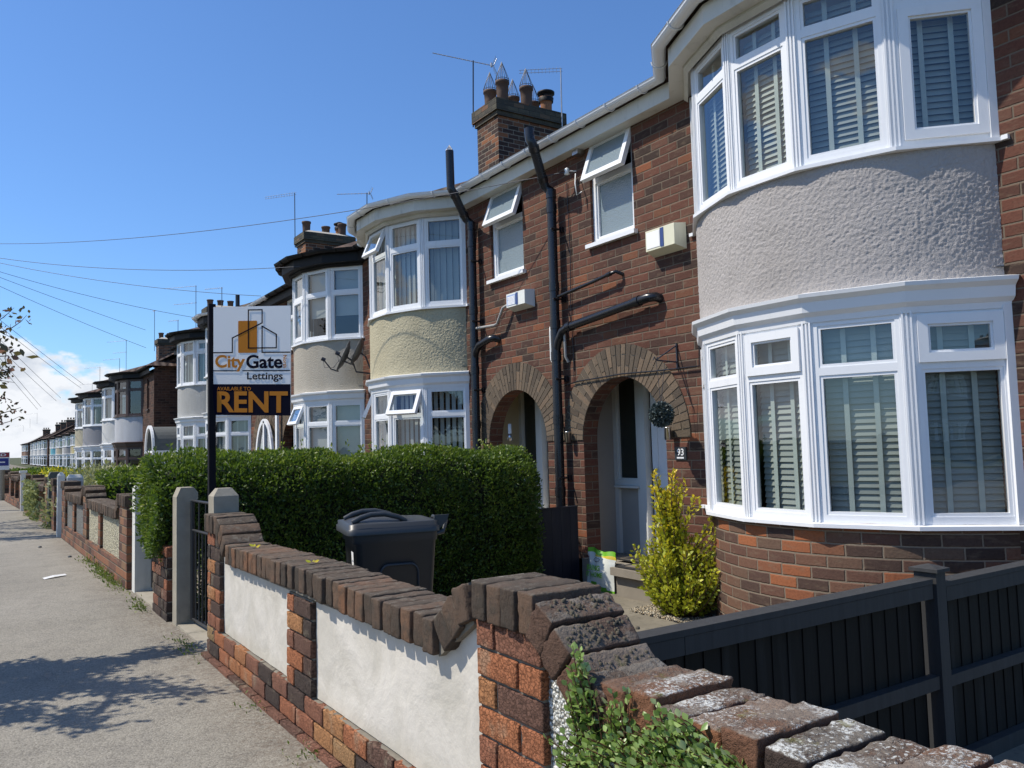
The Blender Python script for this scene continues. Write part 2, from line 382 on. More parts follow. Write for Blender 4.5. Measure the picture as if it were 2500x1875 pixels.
def leaf_mat(name, stops, trans=.35, rough=.48, tcol=(.18, .30, .02)):
    def f(k):
        c = k.ramp(k.bid(), stops)
        k.put(k.b.inputs['Base Color'], c); k.b.inputs['Roughness'].default_value = rough
        tr = k.new('ShaderNodeBsdfTranslucent'); k.put(tr.inputs[0], k.mix(.5, c, tcol))
        mx = k.new('ShaderNodeMixShader'); mx.inputs[0].default_value = trans
        k.l.new(k.b.outputs[0], mx.inputs[1]); k.l.new(tr.outputs[0], mx.inputs[2])
        return {'shader': mx.outputs[0]}
    return mat(name, f, rough, .5)
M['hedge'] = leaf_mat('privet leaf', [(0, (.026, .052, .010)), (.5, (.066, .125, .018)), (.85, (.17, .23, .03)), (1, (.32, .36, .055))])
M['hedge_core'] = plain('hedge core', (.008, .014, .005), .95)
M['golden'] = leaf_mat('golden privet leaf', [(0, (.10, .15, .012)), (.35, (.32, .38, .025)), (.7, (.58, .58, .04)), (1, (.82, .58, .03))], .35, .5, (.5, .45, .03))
M['varieg'] = leaf_mat('variegated leaf', [(0, (.12, .17, .05)), (.5, (.30, .33, .14)), (1, (.55, .54, .34))], .3, .45, (.4, .42, .15))
M['creeper'] = leaf_mat('pellitory leaf', [(0, (.08, .14, .03)), (.5, (.19, .30, .07)), (.9, (.34, .46, .14)), (1, (.48, .56, .26))], .3, .35, (.25, .4, .05))
M['tree_leaf'] = leaf_mat('plum leaf', [(0, (.05, .06, .03)), (.5, (.11, .12, .06)), (.8, (.20, .12, .07)), (1, (.42, .20, .20))], .3, .5, (.2, .15, .03))
M['stem'] = plain('woody stem', (.10, .06, .035), .85, .3, 20)
M['stem_red'] = plain('reddish stem', (.16, .07, .04), .7, .3, 20)
M['bark'] = plain('bark', (.085, .065, .05), .9, .35, 14, bump=.008)
M['weed'] = leaf_mat('weed leaf', [(0, (.07, .12, .02)), (.6, (.16, .20, .05)), (1, (.28, .26, .10))])

def cop_m(k):
    p = k.obj(); b = k.bid()
    c = k.ramp(b, [(0, (.070, .053, .041)), (.3, (.11, .078, .057)), (.55, (.15, .10, .070)), (.8, (.185, .115, .075)), (.93, (.25, .125, .068)), (1, (.38, .17, .07))])
    a = k.noise(p, 13, 6, .7); f2 = k.noise(k.vm('MULTIPLY', p, (1, 1, 2.2)), 60, 5, .7)
    c = k.mix(k.m('MULTIPLY', k.sstep(a, .40, .66), .70), c, (.075, .066, .053))
    c = k.mix(k.m('MULTIPLY', k.sstep(f2, .5, .7), .45), c, k.vm('MULTIPLY', c, (.35, .35, .35)))
    nz = k.sep(k.new('ShaderNodeNewGeometry').outputs['Normal'])[2]
    up = k.sstep(nz, .25, .8)
    lich = k.m('MULTIPLY', k.sstep(k.noise(p, 24, 6, .75), .50, .62), k.m('MULTIPLY', up, .55))
    c = k.mix(k.m('MULTIPLY', up, .38), c, (.17, .135, .105)); c = k.mix(lich, c, (.25, .225, .175))  # sunlit look of the tops painted in as a lighter tone, then lichen
    c = k.mix(k.m('MULTIPLY', k.sstep(k.noise(p, 38, 5, .7), .55, .7), .4), c, (.16, .12, .085))
    h = k.m('ADD', k.noise(k.vm('MULTIPLY', p, (1, 1.6, .5)), 60, 6, .75), k.m('MULTIPLY', a, 1.0))
    return {'Base Color': c, 'Normal': k.bump(h, 1., .016), 'Roughness': .92}
M['coping'] = mat('weathered coping brick', cop_m, .92, .25)
def lich_m(k):
    p = k.obj(); b = k.bid()
    c = k.ramp(b, [(0, (.05, .036, .03)), (.4, (.095, .062, .046)), (.7, (.15, .078, .05)), (1, (.30, .13, .06))])
    f2 = k.noise(p, 70, 5, .7)
    c = k.mix(k.m('MULTIPLY', k.sstep(f2, .45, .7), .5), c, k.vm('MULTIPLY', c, (.35, .35, .35)))
    g = k.new('ShaderNodeNewGeometry'); nz = k.sep(g.outputs['Normal'])[2]
    up = k.sstep(nz, .35, .85)
    patch = k.sstep(k.m('ADD', k.noise(p, 6, 5, .6), k.m('MULTIPLY', k.noise(p, 55, 4, .8), .35)), .60, .70)
    fine = k.sstep(k.m('ADD', k.noise(p, 95, 5, .8), k.m('MULTIPLY', k.noise(p, 7, 4, .6), .55)), .77, .87)
    c = k.mix(k.m('MULTIPLY', up, .40), c, (.15, .11, .08))
    c = k.mix(k.m('MULTIPLY', up, k.m('MULTIPLY', patch, .5)), c, (.24, .225, .19))
    yy_ = k.sep(k.pos())[1]; away = k.m('ADD', .12, k.m('MULTIPLY', k.sstep(yy_, 1.56, 1.40), .88)); away = k.m('MULTIPLY', away, k.sstep(k.noise(p, 5.5, 3, .6), .38, .56))
    grey = k.m('MULTIPLY', up, k.m('MULTIPLY', fine, k.m('MULTIPLY', away, .9)))
    c = k.mix(grey, c, (.66, .67, .63))
    sp = k.vor(p, 62); spm = k.m('MULTIPLY', k.m('MULTIPLY', k.sstep(sp, .28, .18), up), k.m('MULTIPLY', away, k.sstep(k.noise(p, 9, 3, .6), .46, .56)))
    c = k.mix(spm, c, (.66, .67, .62))
    moss = k.m('MULTIPLY', up, k.sstep(k.noise(k.vm('ADD', p, (3, 1, 2)), 12, 4, .6), .62, .70))
    c = k.mix(k.m('MULTIPLY', moss, .6), c, (.16, .15, .04))
    h = k.m('ADD', f2, k.m('MULTIPLY', patch, .35))
    return {'Base Color': c, 'Normal': k.bump(h, 1., .012), 'Roughness': .92}
M['coping_lichen'] = mat('lichened coping brick', lich_m, .92, .25)
def fb_m(k):
    p = k.obj(); b = k.bid()
    c = k.ramp(b, [(0, (.060, .048, .042)), (.25, (.095, .065, .053)), (.36, (.25, .12, .08)), (.55, (.36, .145, .08)), (.75, (.43, .165, .075)), (.92, (.46, .23, .10)), (1, (.30, .23, .12))])
    a = k.noise(p, 11, 6, .7); f2 = k.noise(p, 48, 6, .75)
    c = k.mix(k.m('MULTIPLY', k.sstep(f2, .52, .68), .5), c, k.vm('MULTIPLY', c, (.45, .42, .42)))
    c = k.mix(k.m('MULTIPLY', k.sstep(a, .52, .70), .5), c, k.vm('MULTIPLY', c, (.4, .42, .45)))
    c = k.mix(k.m('MULTIPLY', k.sstep(k.noise(p, 7, 4, .6), .57, .72), .35), c, (.42, .37, .26))
    crk = k.sstep(k.vor(k.vm('MULTIPLY', k.vm('ADD', p, k.vm('SCALE', k.comb(f2, a, f2), None, .03)), (1, 1, 1.7)), 55, 'DISTANCE_TO_EDGE'), .10, .0)
    c = k.mix(k.m('MULTIPLY', crk, .35), c, k.vm('MULTIPLY', c, (.3, .3, .3)))
    h = k.m('SUBTRACT', k.m('ADD', f2, k.m('MULTIPLY', a, .5)), k.m('MULTIPLY', crk, .5))
    return {'Base Color': c, 'Normal': k.bump(h, 1., .012), 'Roughness': .9}
M['front_brick'] = mat('garden wall facing brick', fb_m, .9, .25)

# ------------------------------------------------------------------ mesh helpers
WL = {}
class MB:
    def __init__(s):
        s.v = []; s.f = []; s.uv = []; s.mi = []; s.bid = []; s.sm = []
    def face(s, pts, uv=None, mi=0, bid=0., smooth=False):
        i = len(s.v); s.v.extend(tuple(p) for p in pts); s.f.append(tuple(range(i, i+len(pts))))
        if uv is None:
            a, b, c = Vector(pts[0]), Vector(pts[1]), Vector(pts[2])
            nn = (b-a).cross(c-a)
            if nn.length < 1e-12 and len(pts) > 3: nn = (c-a).cross(Vector(pts[3])-a)
            if nn.length > 0: nn.normalize()
            if abs(nn.z) > .8: uv = [(p[0], p[1]) for p in pts]
            else:
                t = Vector((-nn.y, nn.x, 0)); t = t.normalized() if t.length else Vector((1, 0, 0))
                if abs(t.y) > abs(t.x): t = t if t.y > 0 else -t
                else: t = t if t.x > 0 else -t
                uv = [(p[0]*t.x+p[1]*t.y, p[2]) for p in pts]
        s.uv.append(uv); s.mi.append(mi); s.bid.append(bid); s.sm.append(smooth)
    def mesh(s, vs, fs, mi=0, bid=0., smooth=False, uvs=None):
        i = len(s.v); s.v.extend(tuple(p) for p in vs)
        for q, f in enumerate(fs):
            s.f.append(tuple(i+j for j in f)); s.mi.append(mi); s.bid.append(bid); s.sm.append(smooth)
            if uvs is not None: s.uv.append([uvs[j] for j in f])
            else: s.uv.append([(vs[j][0]+vs[j][1], vs[j][2]) for j in f])
    def fbox(s, fr, u0, u1, v0, v1, d0, d1, mi=0, bid=0.):
        o, r, up, nn = fr
        P = lambda u, v, d: o+r*u+up*v+nn*d
        det = r.cross(up).dot(nn)
        q = [P(u0, v0, d0), P(u1, v0, d0), P(u1, v1, d0), P(u0, v1, d0), P(u0, v0, d1), P(u1, v0, d1), P(u1, v1, d1), P(u0, v1, d1)]
        for f in ((3, 2, 1, 0), (4, 5, 6, 7), (0, 1, 5, 4), (1, 2, 6, 5), (2, 3, 7, 6), (3, 0, 4, 7)):
            if (det < 0) != ((u1-u0)*(v1-v0)*(d1-d0) < 0): f = f[::-1]
            s.face([q[i] for i in f], None, mi, bid)
    def box(s, x0, x1, y0, y1, z0, z1, mi=0, bid=0.):
        s.fbox((Vector((0, 0, 0)), Vector((1, 0, 0)), Vector((0, 1, 0)), Vector((0, 0, 1))), x0, x1, y0, y1, z0, z1, mi, bid)
    def tube(s, pts, r, seg=10, mi=0, cap=True, bid=0.):
        pts = [Vector(p) for p in pts]; rs = r if isinstance(r, (list, tuple)) else [r]*len(pts)
        rings = []; prev = None
        for i, p in enumerate(pts):
            d = (pts[min(i+1, len(pts)-1)]-pts[max(i-1, 0)]).normalized()
            if prev is None:
                a = Vector((0, 0, 1)) if abs(d.z) < .9 else Vector((1, 0, 0)); u = d.cross(a).normalized()
            else: u = (prev-d*prev.dot(d)).normalized()
            prev = u; w = d.cross(u)
            rings.append([p+(u*math.cos(2*math.pi*j/seg)+w*math.sin(2*math.pi*j/seg))*rs[i] for j in range(seg)])
        vs = [q for ring in rings for q in ring]; fs = []
        for i in range(len(pts)-1):
            for j in range(seg):
                a = i*seg+j; b = i*seg+(j+1) % seg; fs.append((a, b, b+seg, a+seg))
        s.mesh(vs, fs, mi, bid, True)
        if cap:
            s.mesh(rings[0], [tuple(range(seg))[::-1]], mi, bid); s.mesh(rings[-1], [tuple(range(seg))], mi, bid)
    def lathe(s, c, prof, seg=20, mi=0, bid=0., smooth=True):
        vs = []; fs = []
        for r, z in prof:
            for j in range(seg):
                a = 2*math.pi*j/seg; vs.append((c[0]+r*math.cos(a), c[1]+r*math.sin(a), c[2]+z))
        for i in range(len(prof)-1):
            for j in range(seg):
                a = i*seg+j; b = i*seg+(j+1) % seg; fs.append((a, b, b+seg, a+seg))
        s.mesh(vs, fs, mi, bid, smooth)
    def prism(s, poly, ext, mi=0, bid=0.):
        poly = [Vector(p) for p in poly]; e = Vector(ext); q = [p+e for p in poly]
        nn = (poly[1]-poly[0]).cross(poly[2]-poly[0])
        if nn.dot(e) > 0: poly, q = poly[::-1], q[::-1]
        s.face(poly, None, mi, bid); s.face(q[::-1], None, mi, bid)
        L = len(poly)
        for i in range(L):
            j = (i+1) % L; s.face([poly[j], poly[i], q[i], q[j]], None, mi, bid)
    def build(s, name, mats, parent=None, bevel=0, origin=None, seg=1):
        me = bpy.data.meshes.new(name)
        me.from_pydata(s.v, [], s.f)
        if not isinstance(mats, (list, tuple)): mats = [mats]
        for m in mats: me.materials.append(m)
        uvl = me.uv_layers.new(name='UVMap')
        flat = [c for u in s.uv for p in u for c in p[:2]]
        uvl.data.foreach_set('uv', flat)
        me.polygons.foreach_set('material_index', s.mi)
        me.polygons.foreach_set('use_smooth', s.sm)
        at = me.attributes.new('bid', 'FLOAT', 'FACE'); at.data.foreach_set('value', s.bid)
        if origin is not None: me.transform(Matrix.Translation(-Vector(origin)))
        me.update()
        ob = bpy.data.objects.new(name, me); C.objects.link(ob)
        if origin is not None: ob.location = origin
        WL[ob.name] = Vector(origin) if origin is not None else Vector((0, 0, 0))
        if parent is not None:
            ob.parent = parent
            ob.matrix_parent_inverse = Matrix.Translation(-world_loc(parent))
        if bevel:
            md = ob.modifiers.new('bevel', 'BEVEL'); md.width = bevel; md.segments = seg; md.limit_method = 'ANGLE'; md.angle_limit = R(50)
        return ob
def world_loc(o): return WL.get(o.name, Vector((0, 0, 0)))

def tag(o, label=None, cat=None, group=None, kind=None):
    if label: o['label'] = label
    if cat: o['category'] = cat
    if group: o['group'] = group
    if kind: o['kind'] = kind
    return o
def thing(name, loc, label, cat, group=None):
    o = bpy.data.objects.new(name, None); C.objects.link(o); o.location = loc; o.empty_display_size = .2; WL[o.name] = Vector(loc)
    return tag(o, label, cat, group)
def V(*a): return Vector(a)
UPV = V(0, 0, 1)

def fnoise(p, s): return noise.noise(Vector(p)*s)

def rough_brick(mb, c, half, rot=None, bid=.5, mi=0, rad=.008, amp=.002, n=(5, 3, 3), nscale=30, smooth=True):
    """one worn brick: a rounded, slightly lumpy block"""
    hx, hy, hz = half
    def axis(h, k):
        e = min(rad*1.1/h, .45)
        return [-1, -1+e]+[-1+e+(2-2*e)*i/k for i in range(1, k)]+[1-e, 1]
    A = [axis(hx, n[0]), axis(hy, n[1]), axis(hz, n[2])]
    idx = {}; vs = []; fs = []
    jit = Vector((random.uniform(-9, 9), random.uniform(-9, 9), random.uniform(-9, 9)))
    def vert(i, j, k):
        key = (i, j, k)
        if key in idx: return idx[key]
        p = Vector((A[0][i]*hx, A[1][j]*hy, A[2][k]*hz))
        q = Vector((max(-hx+rad, min(hx-rad, p.x)), max(-hy+rad, min(hy-rad, p.y)), max(-hz+rad, min(hz-rad, p.z))))
        d = p-q
        if d.length > 1e-9: p = q+d.normalized()*rad; nn = d.normalized()
        else: nn = Vector((0, 0, 1))
        w = noise.noise(p*nscale+jit)*amp+noise.noise(p*nscale*3+jit)*amp*.5
        if d.length > 1e-9: p = p+nn*w
        if rot is not None: p = rot @ p
        idx[key] = len(vs); vs.append(p+Vector(c)); return idx[key]
    L = [len(a)-1 for a in A]
    for ax in range(3):
        b, d = [q for q in range(3) if q != ax]
        for side in (0, L[ax]):
            for i in range(L[b]):
                for j in range(L[d]):
                    q = []
                    for (u, v) in ((i, j), (i+1, j), (i+1, j+1), (i, j+1)):
                        t = [0, 0, 0]; t[ax] = side; t[b] = u; t[d] = v; q.append(vert(*t))
                    flip = (side == 0) ^ (ax == 1)
                    fs.append(tuple(q[::-1]) if flip else tuple(q))
    mb.mesh(vs, fs, mi, bid, smooth)

def leaf_mesh(name, P, D, L, Wd, m, parent=None, fold=.25, bidr=None, seed=0):
    """many small folded leaves in one mesh (numpy): P base, D direction, L length, Wd half width"""
    g = np.random.default_rng(seed); n_ = len(P)
    D = D/np.linalg.norm(D, axis=1, keepdims=True)
    Rn = g.normal(size=(n_, 3)); Sd = np.cross(D, Rn); Sd /= np.linalg.norm(Sd, axis=1, keepdims=True)+1e-9
    Nn = np.cross(Sd, D)
    L = np.asarray(L).reshape(-1, 1)*np.ones((n_, 1)); Wd = np.asarray(Wd).reshape(-1, 1)*np.ones((n_, 1))
    v0 = P; v2 = P+D*L+Nn*L*.12
    mid = P+D*L*.48
    v1 = mid+Sd*Wd+Nn*Wd*fold; v3 = mid-Sd*Wd+Nn*Wd*fold
    mid2 = P+D*L*.78; w2 = Wd*.62
    v1b = mid2+Sd*w2+Nn*w2*fold; v3b = mid2-Sd*w2+Nn*w2*fold
    vs = np.stack([v0, v1, v1b, v2, v3b, v3, mid], 1).reshape(-1, 3)
    base = np.arange(n_)[:, None]*7
    # quads: (0,1,2,3) one half with fold along midrib 0-3, (0,3,4,5) other half
    q1 = base+np.array([[0, 1, 2, 3]]); q2 = base+np.array([[0, 3, 4, 5]])
    quads = np.stack([q1, q2], 1).reshape(-1, 4)
    vs = vs.astype(np.float32)
    me = bpy.data.meshes.new(name)
    me.vertices.add(len(vs)); me.vertices.foreach_set('co', vs.ravel())
    me.loops.add(quads.size); me.loops.foreach_set('vertex_index', quads.ravel().astype(np.int32))
    me.polygons.add(len(quads)); me.polygons.foreach_set('loop_start', np.arange(0, quads.size, 4, dtype=np.int32))
    try: me.polygons.foreach_set('loop_total', np.full(len(quads), 4, dtype=np.int32))
    except Exception: pass
    me.materials.append(m)
    b = g.random(n_) if bidr is None else np.clip(bidr, 0, 1)
    at = me.attributes.new('bid', 'FLOAT', 'FACE'); at.data.foreach_set('value', np.repeat(b, 2).astype(np.float32))
    me.update(calc_edges=True)
    ob = bpy.data.objects.new(name, me); C.objects.link(ob)
    if parent is not None:
        ob.parent = parent; ob.matrix_parent_inverse = Matrix.Translation(-world_loc(parent))
    return ob

# text as mesh (Blender's built-in font)
def text_mesh(body, size, bold=0., extrude=.0008):
    cu = bpy.data.curves.new('t', 'FONT'); cu.body = body; cu.size = size; cu.extrude = extrude; cu.offset = bold; cu.resolution_u = 4
    o = bpy.data.objects.new('t', cu); C.objects.link(o)
    dg = bpy.context.evaluated_depsgraph_get(); me = bpy.data.meshes.new_from_object(o.evaluated_get(dg))
    bpy.data.objects.remove(o); bpy.data.curves.remove(cu)
    return me
def put_text(mb, body, fr, u0, v0, w, h, mi=0, bold=0., d=.001, rot=0):
    """fit the words into a w by h rectangle of the frame (o, r, up, n)"""
    me = text_mesh(body, 1., bold)
    co = np.array([v.co[:] for v in me.vertices]); mn = co.min(0); mx_ = co.max(0); sz_ = mx_-mn
    o, r, up, nn = fr
    vs = []
    for c in co:
        a = (c[0]-mn[0])/sz_[0]; b = (c[1]-mn[1])/sz_[1]
        if rot: a, b = (b, 1-a)
        vs.append(o+r*(u0+a*w)+up*(v0+b*h)+nn*(d+.0006*(1 if c[2] > 0 else 0)))
    mb.mesh(vs, [tuple(p.vertices) for p in me.polygons], mi)
    bpy.data.meshes.remove(me)

# ------------------------------------------------------------------ terraced houses
XW = 5.546                      # the house fronts
ZG = -.23                       # front gardens lie a little lower than the footway
BAYR = 1.65                     # radius of the bow windows' sills
BANG = [R(a) for a in (-56.7, -33.9, -10.8, 10.8, 33.9, 56.7)]
ZLS, ZLT, ZUS, ZUT = .70, 2.10, 3.20, 4.46      # lower sill/top, upper sill/top of the bay windows

class House:
    """local x = away from the street behind the front, local y = along the terrace (mirrored when m = -1)"""
    def __init__(s, y0, m, xf): s.y0 = y0; s.m = m; s.xf = xf
    def p(s, x, y, z): return V(s.xf+x, s.y0+s.m*y, z)
    def d(s, x, y, z=0): return V(x, s.m*y, z)

def arc_pts(h, c, rad, a0, a1, k, z):
    cx = .894
    return [h.p(cx-rad*math.cos(a0+(a1-a0)*i/k), c+rad*math.sin(a0+(a1-a0)*i/k), z) for i in range(k+1)]

def quadstrip(mb, A, B, m, mi=0, smooth=False, uvs=None, bid=0):
    """faces between two rows of points"""
    u = 0
    for i in range(len(A)-1):
        du = (A[i+1]-A[i]).length
        q = [A[i], A[i+1], B[i+1], B[i]]; uv = [(u, A[i].z), (u+du, A[i+1].z), (u+du, B[i+1].z), (u, B[i].z)]
        if m > 0: q, uv = q[::-1], uv[::-1]
        mb.face(q, uv, mi, bid, smooth); u += du

def facet_frame(h, c, k, rad, z):
    """frame (origin, right, up, outward) of one facet of a bow window"""
    cx = .894; a0, a1 = BANG[k], BANG[k+1]
    A = h.p(cx-rad*math.cos(a0), c+rad*math.sin(a0), z); B = h.p(cx-rad*math.cos(a1), c+rad*math.sin(a1), z)
    r = (B-A).normalized(); w = (B-A).length
    am = (a0+a1)/2; nn = h.d(-math.cos(am), math.sin(am)).normalized()
    return (A, r, UPV.copy(), nn), w

def bars(mb, fr, u0, u1, v0, v1, t, d0, d1, mi=0):
    mb.fbox(fr, u0, u0+t, v0, v1, d0, d1, mi); mb.fbox(fr, u1-t, u1, v0, v1, d0, d1, mi)
    mb.fbox(fr, u0+t, u1-t, v0, v0+t, d0, d1, mi); mb.fbox(fr, u0+t, u1-t, v1-t, v1, d0, d1, mi)

def open_frame(fr, u, v, ang, hinge='top'):
    o, r, up, nn = fr
    if hinge == 'top':
        a = ang; return (o+r*u+up*v, r, up*math.cos(a)-nn*math.sin(a), nn*math.cos(a)+up*math.sin(a))
    return fr

def light(mb, gl, fr, u0, u1, v0, v1, kind, mi=0, t=.036, sash=None):
    """one light of a window: 'f' fixed, 'c' closed casement, 'o' open top-hung casement (built by caller)"""
    if kind == 'f':
        bars(mb, fr, u0, u1, v0, v1, .022, -.045, -.006, mi)
        g0, g1, h0, h1 = u0+.022, u1-.022, v0+.022, v1-.022; dd = -.03
        gl.face([fr[0]+fr[1]*a+fr[2]*b+fr[3]*dd for a, b in ((g0, h0), (g1, h0), (g1, h1), (g0, h1))])
    elif kind == 'c':
        bars(mb, fr, u0-.012, u1+.012, v0-.012, v1+.012, .062, -.03, .018, mi)
        bars(mb, fr, u0+.050, u1-.050, v0+.050, v1-.050, .016, -.03, .004, mi)
        g0, g1, h0, h1 = u0+.062, u1-.062, v0+.062, v1-.062; dd = -.012
        gl.face([fr[0]+fr[1]*a+fr[2]*b+fr[3]*dd for a, b in ((g0, h0), (g1, h0), (g1, h1), (g0, h1))])

def bay_blind(mb, tp, fr, u0, u1, v0, v1, tilt=.9, pitch=.044, depth=-.11, tapes=2):
    o, r, up, nn = fr; k = int((v1-v0)/pitch)
    for i in range(k):
        v = v0+.02+i*pitch; jz = random.uniform(-.08, .08); a = tilt+jz
        c = o+up*v+nn*depth; e = (nn*math.cos(a)-up*math.sin(a))*.0255
        mb.face([c+r*u0-e, c+r*u1-e, c+r*u1+e, c+r*u0+e])
    for j in range(tapes):
        u = u0+(u1-u0)*((j+.72)/(tapes+.42) if tapes > 1 else .5)
        mb.fbox(fr, u-.017, u+.017, v0, v1, depth+.022, depth+.025, 1)

def bay_storey(h, root, c, zs, zt, tz, kinds, mats, blind=None, detail=2, name='bay_window'):
    """one storey of a bow window: sill, corner posts, five facets"""
    fm = mats['frame']; rad = BAYR-.045
    mb = MB(); gl = MB(); bl = MB()
    for k in range(5):
        fr, w = facet_frame(h, c, k, rad, zs)
        H = zt-zs; e = .022
        bars(mb, fr, e, w-e, 0, H, .05, -.06, .0, 0)
        t = tz[k] if isinstance(tz, (list, tuple)) else tz
        kk = kinds[k]
        if t is not None:
            mb.fbox(fr, .072, w-.072, t-zs-.028, t-zs+.028, -.06, .0)
            light(mb, gl, fr, .072, w-.072, .05, t-zs-.028, kk[0])
            if kk[1] != 'o': light(mb, gl, fr, .072, w-.072, t-zs+.028, H-.05, kk[1])
        else: light(mb, gl, fr, .072, w-.072, .05, H-.05, kk[0])
        if kk[-1] == 'o' and t is not None:
            cf = open_frame(fr, .05, H-.04, R(23)); hh = H-.03-(t-zs)
            cs = MB(); cg = MB()
            q = (cf[0]+cf[3]*.02, cf[1], -cf[2], cf[3]); q = (q[0], q[1], cf[2], q[3])
            bars(cs, q, .0, w-.10, -hh, .0, .055, -.05, .0)
            cg.face([q[0]+q[1]*a+q[2]*b+q[3]*(-.02) for a, b in ((.055, -hh+.055), (w-.155, -hh+.055), (w-.155, -.055), (.055, -.055))])
            co = cs.build('open_casement', fm, root, .004 if detail > 1 else 0); OPEN.append((co, cg))
        if blind == 'venetian' and k < 5:
            b0 = MB(); top_ = H-.06
            bay_blind(bl, bl, fr, .085, w-.085, .06, top_, 1.22 if zs < 2 else 1.12)
        elif blind == 'vertical':
            x = .09
            while x < w-.12:
                bl.fbox(fr, x, x+.055, .03, H-.05, -.13, -.128); x += .085
        elif blind == 'roller':
            bl.fbox(fr, .09, w-.09, H*.32, H-.03, -.10, -.096)
        elif blind == 'net':
            x = .08; i = 0
            while x < w-.09:
                bl.fbox(fr, x, x+.045, .03, H-.05, -.14-.02*(i % 2), -.138-.02*(i % 2)); x += .045; i += 1
    # corner posts with two raised ribs, the outer jambs against the wall
    cx = .894
    for j, a in enumerate(BANG):
        base = h.p(cx-rad*math.cos(a), c+rad*math.sin(a), zs)
        r = h.d(math.sin(a), math.cos(a)).normalized(); nn = h.d(-math.cos(a), math.sin(a)).normalized()
        fr = (base, r, UPV, nn)
        if 0 < j < 5:
            mb.fbox(fr, -.042, .042, 0, zt-zs, -.08, -.004)
            if detail > 0:
                for q in (-.026, 0, .026): mb.fbox(fr, q-.006, q+.006, 0, zt-zs, -.004, .007)
        else: mb.fbox(fr, -.06, .06, 0, zt-zs, -.12, .012)
    o = mb.build(name, fm, root, .003 if detail > 1 else 0)
    gl.build('pane', M['glass'], o)
    if bl.f: bl.build('blind', [M['blind'], M['tape']] if blind == 'venetian' else M['curtain'], o)
    for co, cg in OPEN:
        co.parent = o; co.matrix_parent_inverse = Matrix.Identity(4)
        cg.build('pane', M['glass'], o)
    OPEN.clear()
    # sill
    sb = MB(); ro = BAYR+.0
    for a0, a1 in zip(BANG[:-1], BANG[1:]):
        P = [h.p(cx-ro*math.cos(a), c+ro*math.sin(a), 0) for a in (a0, a1)]
        Q = [h.p(cx-(ro-.14)*math.cos(a), c+(ro-.14)*math.sin(a), 0) for a in (a0, a1)]
        f = lambda p, z: V(p.x, p.y, z)
        fs = [[f(P[0], zs-.034), f(P[1], zs-.034), f(P[1], zs-.008), f(P[0], zs-.008)],
              [f(P[0], zs-.008), f(P[1], zs-.008), f(Q[1], zs+.012), f(Q[0], zs+.012)],
              [f(P[1], zs-.034), f(P[0], zs-.034), f(Q[0], zs-.034), f(Q[1], zs-.034)]]
        for q in fs: sb.face(q[::-1] if h.m > 0 else q)
    for sgn, a in ((-1, BANG[0]), (1, BANG[5])):
        P = h.p(cx-ro*math.cos(a), c+ro*math.sin(a), zs-.034)
        sb.box(min(P.x, XW if h.xf == XW else h.xf)-.02, h.xf+.03, P.y-.03 if (sgn*h.m < 0) else P.y-.01, P.y+.01 if (sgn*h.m < 0) else P.y+.03, zs-.034, zs-.004)
    sb.build('sill', fm, o)
    return o
OPEN = []

def bow_wall(h, root, c, z0, z1, rad, material, name, color=None, geo=0.):
    cx = .894; amax = math.acos(cx/rad); mb = MB()
    if geo:
        du = .0075; na = int(2*amax*rad/du); nz = int((z1-z0)/du); vs = []; fs = []; uvs = []
        off = V(h.y0*3.1, 0, 0)
        for j in range(nz+1):
            z = z0+(z1-z0)*j/nz
            for i in range(na+1):
                a = -amax+2*amax*i/na
                q = V(a*rad, 0, z)+off
                f = .55-1.3*abs(noise.noise(q*44+V(0, 0, 5)))+1.2*noise.noise(q*62+V(3, 1, 2))+.7*noise.noise(q*31); f = max(f*.6, -.35)
                fade = min(1, j/3, (nz-j)/3)
                rr = rad+geo*f*fade+.004*noise.noise(q*5)
                vs.append(h.p(cx-rr*math.cos(a), c+rr*math.sin(a), z)); uvs.append((a*rad, z))
        for j in range(nz):
            for i in range(na):
                p = j*(na+1)+i; q = (p, p+1, p+na+2, p+na+1); fs.append(q[::-1] if h.m > 0 else q)
        mb.mesh(vs, fs, 0, 0, True, uvs)
    else:
        k = 28; A = arc_pts(h, c, rad, -amax, amax, k, z0); B = arc_pts(h, c, rad, -amax, amax, k, z1)
        quadstrip(mb, A, B, h.m, 0, True)
    o = mb.build(name, material, root)
    if color: o.color = (*color, 1)
    return o

def moulding(h, root, c, prof, material, name='cornice', polygonal=True):
    """profile [(radius offset, z)...] swept round the bow"""
    cx = .894; mb = MB()
    ang = BANG if polygonal else [R(-57+114*i/30) for i in range(31)]
    for (r0, z0), (r1, z1) in zip(prof[:-1], prof[1:]):
        A = [h.p(cx-(BAYR+r0)*math.cos(a), c+(BAYR+r0)*math.sin(a), z0) for a in ang]
        B = [h.p(cx-(BAYR+r1)*math.cos(a), c+(BAYR+r1)*math.sin(a), z1) for a in ang]
        quadstrip(mb, A, B, h.m)
    for a, flip in ((ang[0], 0), (ang[-1], 1)):
        pts = [h.p(cx-(BAYR+r)*math.cos(a), c+(BAYR+r)*math.sin(a), z) for r, z in prof]
        e = h.p(.1, c+(-1 if a < 0 else 1)*1.38, prof[-1][1]); e2 = V(e.x, e.y, prof[0][1])
        pts = pts+[e, e2]
        mb.face(pts if flip else pts[::-1])
    return mb.build(name, material, root)

